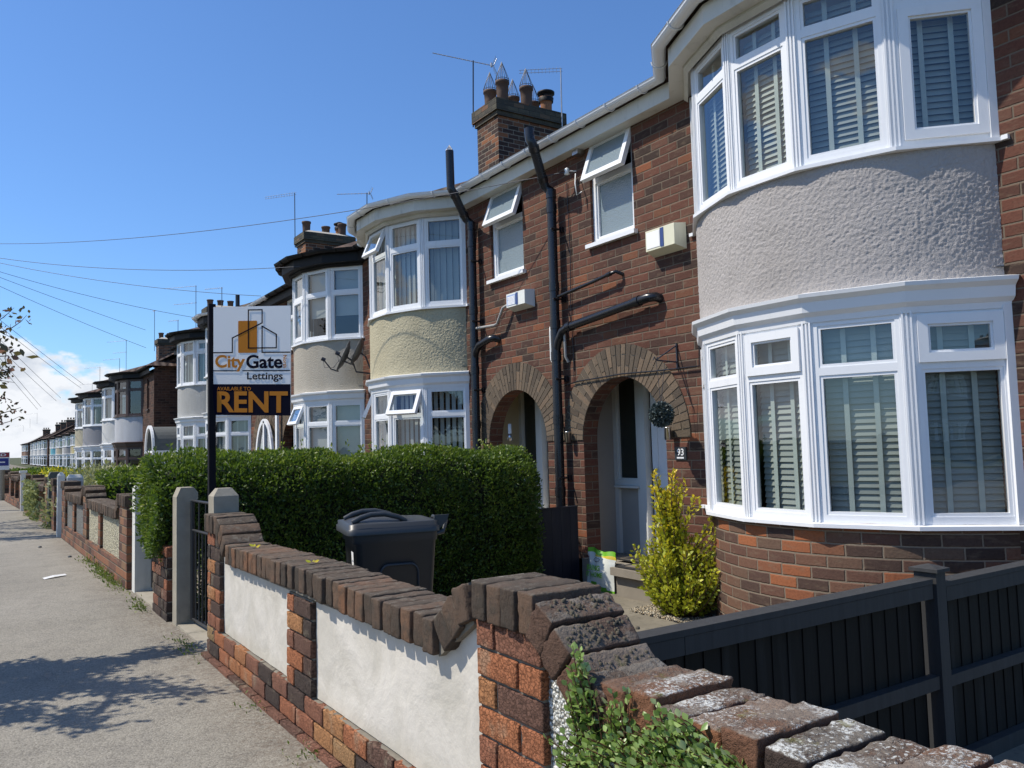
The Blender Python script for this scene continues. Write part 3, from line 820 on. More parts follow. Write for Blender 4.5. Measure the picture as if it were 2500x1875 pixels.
def small_window(h, root, ya, yb, za, zb, zt, mats, opened=True, blind=None, detail=2, frost=True):
    """narrow landing window over the door with a top-hung casement"""
    o = h.p(.045, min(ya, yb) if h.m > 0 else max(ya, yb), za); r = V(0, 1, 0)
    fr = (o, r, UPV, V(-1, 0, 0)); w = abs(yb-ya); H = zb-za
    mb = MB(); gl = MB()
    bars(mb, fr, 0, w, 0, H, .05, -.06, .01)
    mb.fbox(fr, .05, w-.05, zt-za-.03, zt-za+.03, -.06, .01)
    light(mb, gl, fr, .05, w-.05, .05, zt-za-.03, 'f')
    if not opened: light(mb, gl, fr, .05, w-.05, zt-za+.03, H-.05, 'f')
    wd = mb.build('window', mats['frame'], root, .004 if detail > 1 else 0)
    gl.build('pane', M['frost'] if frost else M['glass'], wd)
    sb = MB(); sb.fbox(fr, -.05, w+.05, -.045, -.002, -.05, .10)
    sb.build('sill', mats['frame'], wd, .006 if detail > 1 else 0)
    if opened:
        cf = open_frame(fr, 0, H-.01, R(20)); hh = H+.04-(zt-za)
        cs = MB(); cg = MB(); q = (cf[0]+cf[3]*.03, cf[1], cf[2], cf[3])
        bars(cs, q, .01, w-.01, -hh, .0, .06, -.05, .0)
        cg.face([q[0]+q[1]*a+q[2]*b+q[3]*(-.02) for a, b in ((.07, -hh+.06), (w-.07, -hh+.06), (w-.07, -.06), (.07, -.06))])
        oc = cs.build('open_casement', mats['frame'], wd, .004 if detail > 1 else 0); cg.build('pane', M['frost'], wd)
    if blind:
        b = MB(); k = int((zt-za-.1)/.05)
        for i in range(k): b.fbox(fr, .06, w-.06, .06+i*.05, .095+i*.05, -.12, -.105)
        b.build('blind', M['curtain'], wd)
    bk = MB(); bk.fbox(fr, -.02, w+.02, -.02, H+.02, -.60, -.58); bk.build('room', M['dark_room'], wd)
    return wd

def facade(h, root, W_, bay_c, arch, win, z1, bm, side=False):
    """front wall as a grid of rectangles round the openings, plus the arch spandrels"""
    ya, yb, spring = arch; ac = (ya+yb)/2; ar = abs(yb-ya)/2; crown = spring+ar
    holes = [(min(ya, yb), max(ya, yb), ZG-.3, crown)]
    if win: holes.append((min(win[:2]), max(win[:2]), win[2], win[3]))
    holes += [(bay_c-1.22, bay_c+1.22, ZG-.3, 4.5)]
    ys = sorted({0, W_, *[q for hh in holes for q in hh[:2]]}); zs = sorted({ZG-.3, z1, *[q for hh in holes for q in hh[2:]]})
    mb = MB()
    for a, b in zip(ys[:-1], ys[1:]):
        for c, d in zip(zs[:-1], zs[1:]):
            my, mz = (a+b)/2, (c+d)/2
            if any(q[0] < my < q[1] and q[2] < mz < q[3] for q in holes): continue
            pts = [h.p(0, a, c), h.p(0, a, d), h.p(0, b, d), h.p(0, b, c)]
            mb.face(pts if h.m > 0 else pts[::-1])
    K = 20
    for i in range(K):
        t0, t1 = math.pi*i/K, math.pi*(i+1)/K
        p0 = (ac-ar*math.cos(t0), spring+ar*math.sin(t0)); p1 = (ac-ar*math.cos(t1), spring+ar*math.sin(t1))
        pts = [h.p(0, p0[0], p0[1]), h.p(0, p0[0], crown), h.p(0, p1[0], crown), h.p(0, p1[0], p1[1])]
        mb.face(pts if h.m > 0 else pts[::-1])
    # window reveals
    if win:
        a, b, c, d = min(win[:2]), max(win[:2]), win[2], win[3]
        for q in (((a, c), (a, d)), ((a, d), (b, d)), ((b, d), (b, c)), ((b, c), (a, c))):
            mb.face([h.p(0, *q[0]), h.p(0, *q[1]), h.p(.12, *q[1]), h.p(.12, *q[0])])
    # jambs and soffit of the arch
    dep = .19
    prof = [(ac-ar, ZG-.3), (ac-ar, spring)]+[(ac-ar*math.cos(math.pi*i/K), spring+ar*math.sin(math.pi*i/K)) for i in range(1, K)]+[(ac+ar, spring), (ac+ar, ZG-.3)]
    u = 0
    for q0, q1 in zip(prof[:-1], prof[1:]):
        L = math.hypot(q1[0]-q0[0], q1[1]-q0[1])
        mb.face([h.p(0, *q0), h.p(0, *q1), h.p(dep, *q1), h.p(dep, *q0)], [(0, u), (0, u+L), (dep, u+L), (dep, u)]); u += L
    return mb.build('wall', bm, root)

def voussoirs(h, root, arch, t=.335, detail=True):
    ya, yb, spring = arch; ac = (ya+yb)/2; ar = abs(yb-ya)/2; n_ = 37
    mb = MB()
    for i in range(n_):
        g = .15; a0 = math.pi*(i+g*.5)/n_; a1 = math.pi*(i+1-g*.5)/n_
        cuts = [(0, .225), (.235, t)] if i % 2 else [(0, .108), (.118, t)]
        for r0, r1 in cuts:
            b = random.random(); P = []
            for (a, r) in ((a0, ar+r0), (a1, ar+r0), (a1, ar+r1), (a0, ar+r1)):
                P.append(h.p(-.012-random.uniform(0, .003), ac-r*math.cos(a), spring+r*math.sin(a)))
            mb.prism(P, (.05, 0, 0), 0, b)
    # mortar bed
    K = 30
    for i in range(K):
        a0, a1 = math.pi*i/K, math.pi*(i+1)/K
        P = [h.p(-.006, ac-r*math.cos(a), spring+r*math.sin(a)) for a, r in ((a0, ar+.003), (a1, ar+.003), (a1, ar+t-.002), (a0, ar+t-.002))]
        mb.prism(P, (.03, 0, 0), 1)
    return mb.build('arch', [M['arch_brick'], M['arch_mortar']], root, .002)

def arch_m(k):
    p = k.pos(); c = k.ramp(k.bid(), [(0, (.085, .065, .048)), (.5, (.135, .105, .075)), (1, (.19, .135, .09))])
    f = k.noise(p, 45, 5, .7); c = k.mix(k.m('MULTIPLY', k.sstep(f, .45, .7), .5), c, (.05, .045, .04))
    return {'Base Color': c, 'Normal': k.bump(f, .9, .005), 'Roughness': .9}
M['arch_brick'] = mat('arch header brick', arch_m, .9, .25)

def gutter_run(mb, pts, r=.056, m=1, seg=8):
    """half-round gutter with a lip along a polyline (z = rim)"""
    pts = [Vector(p) for p in pts]; rows = []
    for i, p in enumerate(pts):
        d = (pts[min(i+1, len(pts)-1)]-pts[max(i-1, 0)]); d.z = 0; d.normalize()
        nn = V(d.y, -d.x, 0)
        rows.append([p+nn*(r*math.cos(math.pi*j/seg))*1.15-UPV*(r*math.sin(math.pi*j/seg)) for j in range(seg+1)])
        rows[-1] = [rows[-1][0]-UPV*.0+nn*.006, ]+rows[-1]+[rows[-1][-1]-nn*.006]
    for A, B in zip(rows[:-1], rows[1:]):
        for j in range(len(A)-1): mb.face([A[j], A[j+1], B[j+1], B[j]], None, 0, 0, 0 < j < len(A)-2)
    for A, flip in ((rows[0], 0), (rows[-1], 1)): mb.face(A if flip else A[::-1])

def house(y0, m, xf=XW, W_=5.255, label='', name='terraced_house', group=None, bay='93', col=(.5, .5, .5), gut='upvc', frame='upvc', brick='brick', arch=(3.64, 4.92, 1.31),
          win=(3.97, 4.66, 3.42, 4.53), bay_c=1.785, detail=2, lower=None, upper=None, blind=(None, None), base=None, geo=0., roof=True, door=True, fascia='cream_fascia', depth=8.):
    h = House(y0, m, xf); root = thing(name, (xf, y0+m*W_/2, ZG), label, 'house', group)
    mats = {'frame': M[frame]}
    z1 = 4.62
    facade(h, root, W_, bay_c, arch, win, z1, M[brick])
    if detail > 0: voussoirs(h, root, arch)
    # bow window
    bow_wall(h, root, bay_c, ZG-.3, ZLS, BAYR-.075, M[base or 'brick_base'], 'bay_base')
    bow_wall(h, root, bay_c, ZLT+.13, ZUS, BAYR-.06, M['render_geo'] if geo else M['render'], 'bay_render', col, geo)
    lower = lower or dict(tz=1.71, kinds=['fc', 'ff', 'fc', 'ff', 'ff']); upper = upper or dict(tz=4.10, kinds=['fc', 'ff', 'ff', 'ff', 'ff'])
    bay_storey(h, root, bay_c, ZLS, ZLT, lower['tz'], lower['kinds'], mats, blind[0], detail)
    bay_storey(h, root, bay_c, ZUS, ZUT, upper['tz'], upper['kinds'], mats, blind[1], detail)
    # cornice between the storeys
    moulding(h, root, bay_c, [(-.09, ZLT-.02), (-.035, ZLT-.02), (-.03, ZLT+.02), (.0, ZLT+.05), (.01, ZLT+.12), (.045, ZLT+.15), (.05, ZLT+.175), (-.07, ZLT+.20)], mats['frame'] if frame != 'wood_brown' else M['wood_brown'])
    # eaves: soffit, fascia and gutter round the bow and along the front
    so = MB(); cx = .894
    rf = BAYR+.155
    def bowline(r, z, closed=True):
        pts = []
        for a in BANG: pts.append(h.p(cx-r*math.cos(a), bay_c+r*math.sin(a), z))
        return pts
    def frontline(off, r, z):
        """eaves line: straight at -off, bulging round the bow at radius r"""
        B = bowline(r, z); P = []
        y_lo = None
        amax = math.acos(min(1, (cx+off)/r)); ang = [a for a in BANG if abs(a) < amax-.02]
        ang = [-amax]+ang+[amax]
        bl = [h.p(cx-r*math.cos(a), bay_c+r*math.sin(a), z) for a in ang]
        return [h.p(-off, 0, z)]+bl+[h.p(-off, W_, z)]
    A = frontline(.14, rf, ZUT+.035); B = frontline(.14, rf, 4.655)
    quadstrip(so, A, B, m, 0)
    S0 = frontline(.14, rf, ZUT+.035)
    for a, b in zip(S0[:-1], S0[1:]):
        q = [a, b, V(xf+.5, b.y, a.z), V(xf+.5, a.y, a.z)]
        so.face(q[::-1] if m > 0 else q)
    so.build('fascia', M[fascia], root)
    if detail > 0:
        fr_ = MB()      # narrow frieze above the upper lights
        A = [h.p(cx-(BAYR-.01)*math.cos(a), bay_c+(BAYR-.01)*math.sin(a), ZUT-.02) for a in BANG]; B = [V(p.x, p.y, ZUT+.05) for p in A]
        quadstrip(fr_, A, B, m)
        A2 = [h.p(cx-(BAYR+.03)*math.cos(a), bay_c+(BAYR+.03)*math.sin(a), ZUT+.012) for a in BANG]; B2 = [V(p.x, p.y, ZUT+.05) for p in A2]
        quadstrip(fr_, A2, B2, m); quadstrip(fr_, A, A2, m)
        fr_.build('frieze', M[fascia], root)
    gb = MB(); gutter_run(gb, frontline(.215, rf+.075, 4.70), .056, m)
    gp = frontline(.215, rf+.075, 4.70)
    if detail > 0:      # brackets
        for a, b in zip(gp[:-1], gp[1:]):
            L = (b-a).length; k = max(1, int(L/.42)); d = (b-a).normalized(); nn = V(d.y, -d.x, 0)
            for i in range(k):
                c = a+d*(L*(i+.5)/k)
                pts = [c+nn*(.070*math.cos(t))-UPV*(.064*math.sin(t)) for t in [math.pi*j/8 for j in range(9)]]
                gb.tube(pts, .008, 5)
    gb.build('gutter', M[gut], root)
    if roof:
        rb = MB(); sl = .56; x0, x1 = -.17, 3.45; z0_ = 4.69
        q = [h.p(x0, 0, z0_), h.p(x0, W_, z0_), h.p(x1, W_, z0_+(x1-x0)*sl), h.p(x1, 0, z0_+(x1-x0)*sl)]
        uv = [(0, 0), (W_, 0), (W_, 4.2), (0, 4.2)]
        rb.face(q[::-1] if m > 0 else q, uv[::-1] if m > 0 else uv)
        q = [h.p(x1, 0, z0_+(x1-x0)*sl), h.p(x1, W_, z0_+(x1-x0)*sl), h.p(depth, W_, 4.6), h.p(depth, 0, 4.6)]
        rb.face(q[::-1] if m > 0 else q)
        # flat top over the bow
        G = frontline(.17, rf+.02, 4.69)
        for a, b in zip(G[:-1], G[1:]):
            z2 = 4.69+.0
            q = [a, b, V(xf+.6, b.y, 4.69+.77*sl), V(xf+.6, a.y, 4.69+.77*sl)]; rb.face(q[::-1] if m > 0 else q)
        rb.build('roof', M['roof'], root)
        sh = MB()
        for yy in (0.0, W_):
            q = [h.p(.01, yy, ZG-.3), h.p(.01, yy, 4.62), h.p(3.45, yy, 6.6), h.p(depth, yy, 4.6), h.p(depth, yy, ZG-.3)]
            sh.face(q)
        sh.face([h.p(depth, 0, ZG-.3), h.p(depth, W_, ZG-.3), h.p(depth, W_, 4.6), h.p(depth, 0, 4.6)])
        sh.build('party_wall', M[brick], root)
    # rooms behind the glass: floor and back wall keep the inside dark
    rm = MB()
    for z in (ZG+.1, 2.35, 4.55):
        rm.face([h.p(-.45, bay_c-.80, z), h.p(-.45, bay_c+.80, z), h.p(.02, bay_c+1.38, z), h.p(.02, bay_c-1.38, z)])
        rm.face([h.p(.02, 0.02, z), h.p(.02, W_-.02, z), h.p(4, W_-.02, z), h.p(4, .02, z)])
    rm.face([h.p(3.6, .02, ZG), h.p(3.6, W_-.02, ZG), h.p(3.6, W_-.02, 4.6), h.p(3.6, .02, 4.6)])
    rm.face([h.p(.05, 3.25, ZG), h.p(3.6, 3.25, ZG), h.p(3.6, 3.25, 4.6), h.p(.05, 3.25, 4.6)])
    rm.build('room', M['dark_room'], root)
    if win: small_window(h, root, win[0], win[1], win[2], win[3], 4.11, mats, opened=(detail > 1), blind=None, detail=detail)
    return h, root

def chimney(root, x0, x1, y0, y1, zb, zt, pots, cowls=(), black=None, seed=0, name='chimney', detail=True):
    mb = MB(); mb.box(x0, x1, y0, y1, zb, zt)
    ch = mb.build(name, M['brick_chim'], root)
    cb = MB(); cap = .085*3.6
    cb.box(x0-.035, x1+.035, y0-.035, y1+.035, zt-.0, zt+.085)
    cb.box(x0-.075, x1+.075, y0-.075, y1+.075, zt+.085, zt+cap)
    cb.prism([(x0-.04, y0-.04, zt+cap), (x1+.04, y0-.04, zt+cap), (x1-.12, y0+.16, zt+cap+.09), (x0+.12, y0+.16, zt+cap+.09)], (0, 0, .001))
    cb.build('cap', M['brick_cap'], ch)
    fl = MB(); zt2 = zt+cap
    a = [(x0-.05, y0-.05, zt2), (x1+.05, y0-.05, zt2), (x1+.05, y1+.05, zt2), (x0-.05, y1+.05, zt2)]
    b = [(x0+.16, y0+.16, zt2+.11), (x1-.16, y0+.16, zt2+.11), (x1-.16, y1-.16, zt2+.11), (x0+.16, y1-.16, zt2+.11)]
    for i in range(4):
        j = (i+1) % 4; fl.face([a[i], a[j], b[j], b[i]])
    fl.face(b); fl.build('flaunching', M['mortar_light'], ch)
    for i, (px, py, hh) in enumerate(pots):
        pb = MB(); blk = black is not None and i in black
        pb.lathe((px, py, zt2+.02), [(.10, 0), (.108, .02), (.112, hh*.5), (.12, hh*.86), (.135, hh*.88), (.135, hh), (.10, hh), (.10, hh-.15)], 16)
        po = pb.build('chimney_pot', M['pot_orange'] if blk else M['pot'], ch)
        if blk:
            cw = MB(); cw.lathe((px, py, zt2+.02+hh), [(.14, -.10), (.15, -.02), (.12, .0), (.12, .05), (.17, .06), (.17, .10), (.06, .15), (0, .16)], 16); cw.build('cowl', M['black_gutter'], ch)
        elif i in cowls:
            cw = MB(); nw = 14
            for j in range(nw):
                t = 2*math.pi*j/nw
                cw.tube([(px+.115*math.cos(t), py+.115*math.sin(t), zt2+hh-.02), (px+.13*math.cos(t), py+.13*math.sin(t), zt2+hh+.05), (px+.07*math.cos(t), py+.07*math.sin(t), zt2+hh+.22), (px, py, zt2+hh+.40)], .0045, 4)
            cw.tube([(px+.125*math.cos(t), py+.125*math.sin(t), zt2+hh+.05) for t in [2*math.pi*j/16 for j in range(17)]], .006, 4)
            cw.build('wire_cowl', M['cowl_wire'], ch)
    return ch

def copy_tree(o, dy, label=None, dx=0, color=None):
    c = o.copy(); C.objects.link(c); c.location = (o.location.x+dx, o.location.y+dy, o.location.z)
    if label: c['label'] = label
    for ch in [q for q in bpy.data.objects if q.parent is o]:
        k = ch.copy(); C.objects.link(k); k.parent = c
        if k.name.startswith('bay_render') and color: k.color = (*color, 1)
        for g in [q for q in bpy.data.objects if q.parent is ch]:
            kk = g.copy(); C.objects.link(kk); kk.parent = k
    return c

# ------------------------------------------------------------------ the ground
def sheet(name, x0, x1, y0, y1, z, m, nx=1, ny=1, jit=0):
    mb = MB(); mb.face([(x0, y0, z), (x1, y0, z), (x1, y1, z), (x0, y1, z)])
    return tag(mb.build(name, m), kind='structure')
sheet('ground', -700, 700, -300, 1500, -.32, M['ground'])
sheet('road', -9.5, -2.35, -60, 420, -.11, M['road'])
kb = MB(); kb.box(-2.35, -2.2, -60, 420, -.30, .0); tag(kb.build('kerb', M['kerb'], bevel=.012), kind='structure')
pv = MB(); pv.box(-2.2, 1.40, -60, 420, -.30, .0); tag(pv.build('pavement', M['asphalt']), kind='structure')
gd = MB(); gd.box(1.40, XW+.3, -8, 420, -.31, ZG); tag(gd.build('garden_path', M['path']), kind='structure')
gv = MB(); gv.box(4.92, 5.6, 2.25, 5.66, ZG, ZG+.022); gvo = tag(gv.build('gravel', M['gravel']), kind='structure')
# loose stones on top of the gravel bed
gs = MB()
for i in range(1500):
    x, y = random.uniform(4.90, 5.35), random.uniform(4.5, 5.70); r = random.uniform(.008, .02)
    a = random.uniform(0, 6.28); pts = [V(x+r*math.cos(a+t)*random.uniform(.7, 1.2), y+r*math.sin(a+t)*random.uniform(.7, 1.2), ZG+.02) for t in (0, 1.5, 3.1, 4.6)]
    tp = V(x, y, ZG+.02+r*.8)
    for j in range(4): gs.face([pts[j], pts[(j+1) % 4], tp])
tag(gs.build('gravel_stones', M['gravel']), kind='stuff')
gs2 = tag(bpy.data.objects['gravel_stones'], 'loose cream gravel stones under the golden bush', 'gravel')

# ------------------------------------------------------------------ the near houses
G_T = 'terraced houses of the near row'
OB = {}
h93, H93 = house(2.16, 1, label='brick terraced house 93 with grey roughcast bow and venetian blinds', group=G_T, col=(.43, .40, .38), geo=.0062,
                 lower=dict(tz=[1.735, 1.735, 1.735, 1.735, 1.735], kinds=['fc', 'ff', 'fc', 'ff', 'fc']), upper=dict(tz=4.16, kinds=['cf', 'ff', 'ff', 'ff', 'cf']), blind=('venetian', 'venetian'))
h95, H95 = house(12.67, -1, label='brick terraced house with cream roughcast bow and open white casements', group=G_T, col=(.50, .45, .31), geo=.0062,
                 arch=(3.64, 4.92, 1.31), win=(3.79, 4.53, 3.40, 4.53), lower=dict(tz=1.72, kinds=['ff', 'fo', 'ff', 'fo', 'ff']), upper=dict(tz=4.06, kinds=['ff', 'ff', 'fo', 'ff', 'ff']), blind=('vertical', 'net'), fascia='cream_fascia')
h97, H97 = house(12.67, 1, label='terraced house with black gutter, grey beige bow and two satellite dishes', group=G_T, col=(.44, .40, .33), gut='black_gutter', fascia='black_gutter', detail=1,
                 lower=dict(tz=1.72, kinds=['ff', 'ff', 'fo', 'ff', 'ff']), upper=dict(tz=4.0, kinds=['ff', 'ff', 'cf', 'ff', 'ff']), blind=('roller', 'roller'))
h99, H99 = house(23.18, -1, label='terraced house partly behind the sign board, pale grey bow and white oval porch window', group=G_T, col=(.42, .42, .40), gut='upvc', detail=1, fascia='black_gutter', blind=('venetian', None))
h101, H101 = house(23.18, 1, W_=5.42, label='last house of the near row with grey bow, dark blinds and arched porch canopy', group=G_T, col=(.44, .44, .42), gut='black_gutter', detail=1, fascia='black_gutter', blind=('venetian', 'venetian'))

# chimneys: each stands on the shared wall of a pair
chimney(H95, 7.9, 9.35, 12.30, 13.04, 5.8, 7.30, [(8.1, 12.86, .38), (8.12, 12.46, .42), (8.62, 12.86, .36), (8.66, 12.46, .42), (9.1, 12.86, .36), (9.12, 12.46, .32)], cowls=(0, 1, 2, 3, 4), black=(5,))
chimney(H99, 7.9, 9.35, 22.81, 23.55, 5.8, 7.28, [(8.1, 23.3, .42), (8.7, 23.3, .34), (9.15, 23.35, .4), (9.1, 23.0, .40)], black=(2,))

# far row: a mirrored pair, then copies
G_F = 'terraced houses of the far row'
W_FAR = (.60, .60, .59)
def far(y0, m, label, **k):
    a = dict(xf=4.8, group=G_F, detail=0, gut='black_gutter', fascia='black_gutter', brick='brick_far', base='brick_far', door=False)
    a.update(k); return house(y0, m, label=label, **a)
_, A1 = far(33.855, -1, 'corner house of the far row with brown framed bay windows and bare brick side', frame='wood_brown', col=(.52, .53, .55), win=(3.95, 4.4, 3.35, 4.4))
_, B1 = far(33.855, 1, 'white bow house joined to the brown framed corner house', col=(.60, .60, .58), blind=(None, 'venetian'))
_, A2 = far(44.365, -1, 'far house with a broad mid grey bow under a black eaves', col=(.30, .30, .315))
_, B2 = far(44.365, 1, 'far house with a narrow cream bow left of the broad grey one', col=(.46, .42, .31))
cols = [((.30, .31, .32), 'grey bow house just beyond the cream bow'), ((.48, .42, .22), 'yellow bow house beyond the second grey bow'), ((.44, .40, .29), 'beige bow house beyond the yellow one'), ((.36, .36, .36), 'small light grey bow house beyond the beige one'),
        ((.62, .62, .60), 'white bow house beyond the beige and grey pair'), ((.42, .38, .29), 'sand coloured bow house before the brick gap'), ((.52, .53, .52), 'off white bow house next to the turquoise one'), ((.16, .42, .50), 'turquoise bow house far down the street'), ((.44, .41, .31), 'cream bow house last before the gap between the rows')]
pots_far = [(7.35, 0.15, .36), (7.75, 0.15, .36), (8.15, .15, .36)]
for root, yj, s_ in ((A1, 33.855, 1), (A2, 44.365, 2)):
    chimney(root, 7.6, 8.9, yj-.38, yj+.38, 5.4, 7.30, [(a+.45, yj+b, c) for a, b, c in pots_far], seed=s_)
proto = {0: A2, 1: B2}
for i, (c_, lab) in enumerate(cols):
    k = i//2+1
    copy_tree(proto[i % 2], 10.51*k, lab, color=c_)
far3 = ['white bow house at the start of the third row, brick side wall bare', 'second white bow house of the third row', 'third white bow house of the third row', 'fourth white bow house of the third row', 'fifth white bow house of the third row', 'sixth white bow house of the third row']
for i, lab in enumerate(far3):
    c = copy_tree(proto[i % 2], 10.51*(i//2)+58.5, lab, dx=-.75, color=(.6, .6, .58)); c['group'] = 'terraced houses of the third row'
for i, lab in enumerate(['brick house right at the far end of the street', 'brick house beside the farthest one']):
    c = copy_tree(proto[i], 10.51*10+5, lab, dx=-.9, color=(.3, .2, .15)); c['group'] = 'terraced houses at the street end'
# the far rows stand lower: the street falls away
for o_ in list(C.objects):
    if o_.parent is None and str(o_.get('group', '')) in (G_F, 'terraced houses of the third row', 'terraced houses at the street end'): o_.location.z -= .58
# hipped tiled end over the corner house
hp = MB()
hp.face([(4.55, 28.45, 4.68), (8.25, 31.6, 6.6), (4.55, 31.6, 4.75)][::-1]); hp.face([(4.5, 28.35, 4.70), (12.9, 28.35, 4.70), (8.25, 31.6, 6.68)])
hp.build('hip_roof', M['roof'], A1)
sd = MB(); sd.face([(4.8, 28.598, -.5), (12.8, 28.598, -.5), (12.8, 28.598, 4.62), (4.8, 28.598, 4.62)]); sd.build('side_wall', M['brick_far'], A1)
rp = MB(); rp.tube([(5.55, 28.52, 4.5), (5.55, 28.52, .2)], .04, 8); rp.build('rainwater_pipe', M['dark_metal'], A1)

# ------------------------------------------------------------------ porches of 93 and 95
def porch(h, root, arch, wall_m, dark=False):
    ya, yb, spring = arch; ac = (ya+yb)/2; ar = (yb-ya)/2
    x1 = .60; mb = MB(); z0, zt = ZG+.25, spring+ar+.12
    iy0, iy1 = (ya-.05, yb+.19) if h.m > 0 else (ya-.19, yb+.05)
    for yy in (iy0, iy1): mb.face([h.p(.19, yy, z0), h.p(x1, yy, z0), h.p(x1, yy, zt), h.p(.19, yy, zt)])
    mb.face([h.p(.19, iy0, zt), h.p(.19, iy1, zt), h.p(x1, iy1, zt), h.p(x1, iy0, zt)])
    K = 20      # back of the arch ring, seen from inside the porch
    for i in range(K):
        t0, t1 = math.pi*i/K, math.pi*(i+1)/K
        mb.face([h.p(.191, ac-ar*math.cos(t0), spring+ar*math.sin(t0)), h.p(.191, ac-ar*math.cos(t0), zt), h.p(.191, ac-ar*math.cos(t1), zt), h.p(.191, ac-ar*math.cos(t1), spring+ar*math.sin(t1))])
    mb.build('porch_wall', wall_m, root)
    fb = MB(); fb.box(min(h.xf+.0, h.xf+x1), h.xf+x1, min(h.p(0, iy0, 0).y, h.p(0, iy1, 0).y), max(h.p(0, iy0, 0).y, h.p(0, iy1, 0).y), ZG-.1, z0+.005); fb.build('porch_floor', M['step'], root)
    # entrance screen: side light over a solid panel, then the door
    o = h.p(x1, iy1 if h.m > 0 else iy0, z0); r = V(0, -1, 0); fr = (o, r, UPV, V(-1, 0, 0)); w = iy1-iy0; H = zt-z0
    s = MB(); g = MB(); q = MB(); d = MB()
    s.fbox(fr, 0, .06, 0, H, -.05, .02); s.fbox(fr, .06, .39, H-.05, H, -.05, .02); s.fbox(fr, .06, .39, .77, .83, -.05, .02); s.fbox(fr, .03, .42, .745, .768, -.02, .06)
    s.fbox(fr, .39, .45, 0, H, -.05, .02); s.fbox(fr, .452, .55, 0, H, -.05, .04); s.fbox(fr, .55, w, H-.05, H, -.05, .03); s.fbox(fr, w-.06, w, 0, H-.05, -.05, .03)
    bars(s, fr, .06, .39, .83, H-.05, .022, -.045, .0)
    q.fbox(fr, .06, .39, 0, .74, -.05, -.02); g.face([o+r*a+UPV*b+V(.02, 0, 0) for a, b in ((.07, .84), (.38, .84), (.38, H-.06), (.07, H-.06))])
    fo = s.build('door_frame', M['upvc_old'], root, .003)
    q.build('lower_panel', wall_m, fo); g.build('side_glass', M['door_glass'], fo)
    d.fbox(fr, .575, w-.065, .06, H-.06, -.08, -.04); dl = MB()
    for (a, b, c_, e) in ((.66, w-.16, .16, .78), (.66, w-.16, .90, H-.18)): bars(d, fr, a, b, c_, e, .018, -.04, -.028)
    d.fbox(fr, .552, .573, .06, H-.06, -.09, -.07, 1)  # dark strip standing in for the shade in the door gap
    do = d.build('door', [M['upvc'], M['door_glass']], root, .003)
    hd = MB(); hd.tube([o+r*.61+UPV*.95+V(.05, 0, 0), o+r*.61+UPV*.95+V(-.0, 0, 0), o+r*.70+UPV*.95+V(-.0, 0, 0)], .009, 8); hd.build('handle', M['steel'], do)
    return fr
A93 = (3.64, 4.92, 1.31)
porch(h93, H93, A93, M['plaster_grey']); porch(h95, H95, A93, M['plaster_cream'])
for hh, rr in ((h97, H97), (h99, H99), (h101, H101)):
    d_ = MB(); d_.box(XW+.4, XW+.44, *sorted((hh.p(0, 3.4, 0).y, hh.p(0, 5.1, 0).y)), ZG, 2.1); d_.build('door', M['dark_room'], rr)
# patterned glass of the porch lantern at 95
ln = MB(); ln.tube([(5.86, 9.02, 1.36), (5.80, 8.96, 1.36)], .03, 10); ln.lathe((5.79, 8.93, 1.33), [(0, 0), (.03, 0), (.03, .09), (0, .09)], 12); ln.lathe((5.79, 8.93, 1.42), [(.024, 0), (.024, .13), (0, .13)], 12, 1)
ln.build('porch_lamp', [M['steel'], M['board_white']], H95)
# white porch with an oval window, house 99
yc = (17.95+.45); ov = MB()
def oval(mb, x, yc, zc, a, b, t, d):
    K = 40; P = [(yc-a*math.cos(2*math.pi*i/K), zc+b*math.sin(2*math.pi*i/K)) for i in range(K)]; Q = [(yc-(a-t)*math.cos(2*math.pi*i/K), zc+(b-t)*math.sin(2*math.pi*i/K)) for i in range(K)]
    for i in range(K):
        j = (i+1) % K; mb.prism([(x, *P[i]), (x, *P[j]), (x, *Q[j]), (x, *Q[i])], (d, 0, 0))
oval(ov, XW-.14, 18.55, .95, .66, 1.05, .10, .05); ov.box(XW-.14, XW-.09, 18.50, 18.60, .0, 1.95); ov.box(XW-.12, XW-.07, 17.62, 17.74, -.1, 2.2)
pw = ov.build('porch_window', M['upvc'], H99); pp = MB(); pp.prism([(XW-.10, 18.55-.58*math.cos(2*math.pi*i/30), .95+.97*math.sin(2*math.pi*i/30)) for i in range(30)], (.006, 0, 0)); pp.build('pane', M['glass'], pw)
# arched canopy over the porch beside house 101
cn_ = MB(); K = 18
for i in range(K):
    t0, t1 = math.pi*i/K, math.pi*(i+1)/K
    for r0, r1, xa, xb, mi in ((.62, .70, 4.45, 4.52, 0), (.62, .66, 4.50, XW, 1)):
        P = [(xa, 27.45-r*math.cos(t), 1.35+r*1.15*math.sin(t)) for r, t in ((r0, t0), (r1, t0), (r1, t1), (r0, t1))]; cn_.prism(P, (xb-xa, 0, 0), mi)
cn_.box(4.45, XW, 26.75, 26.83, -.2, 1.35); cn_.box(4.45, 4.55, 28.07, 28.15, -.2, 1.35); cn_.box(4.47, XW, 26.7, 28.2, 1.30, 1.37)
cno = cn_.build('porch_canopy', [M['upvc'], M['concrete_dark']], H101); cg_ = MB(); cg_.face([(4.5, 26.9, .1), (4.5, 28.0, .1), (4.5, 28.0, 1.25), (4.5, 26.9, 1.25)]); cg_.build('pane', M['glass'], cno)

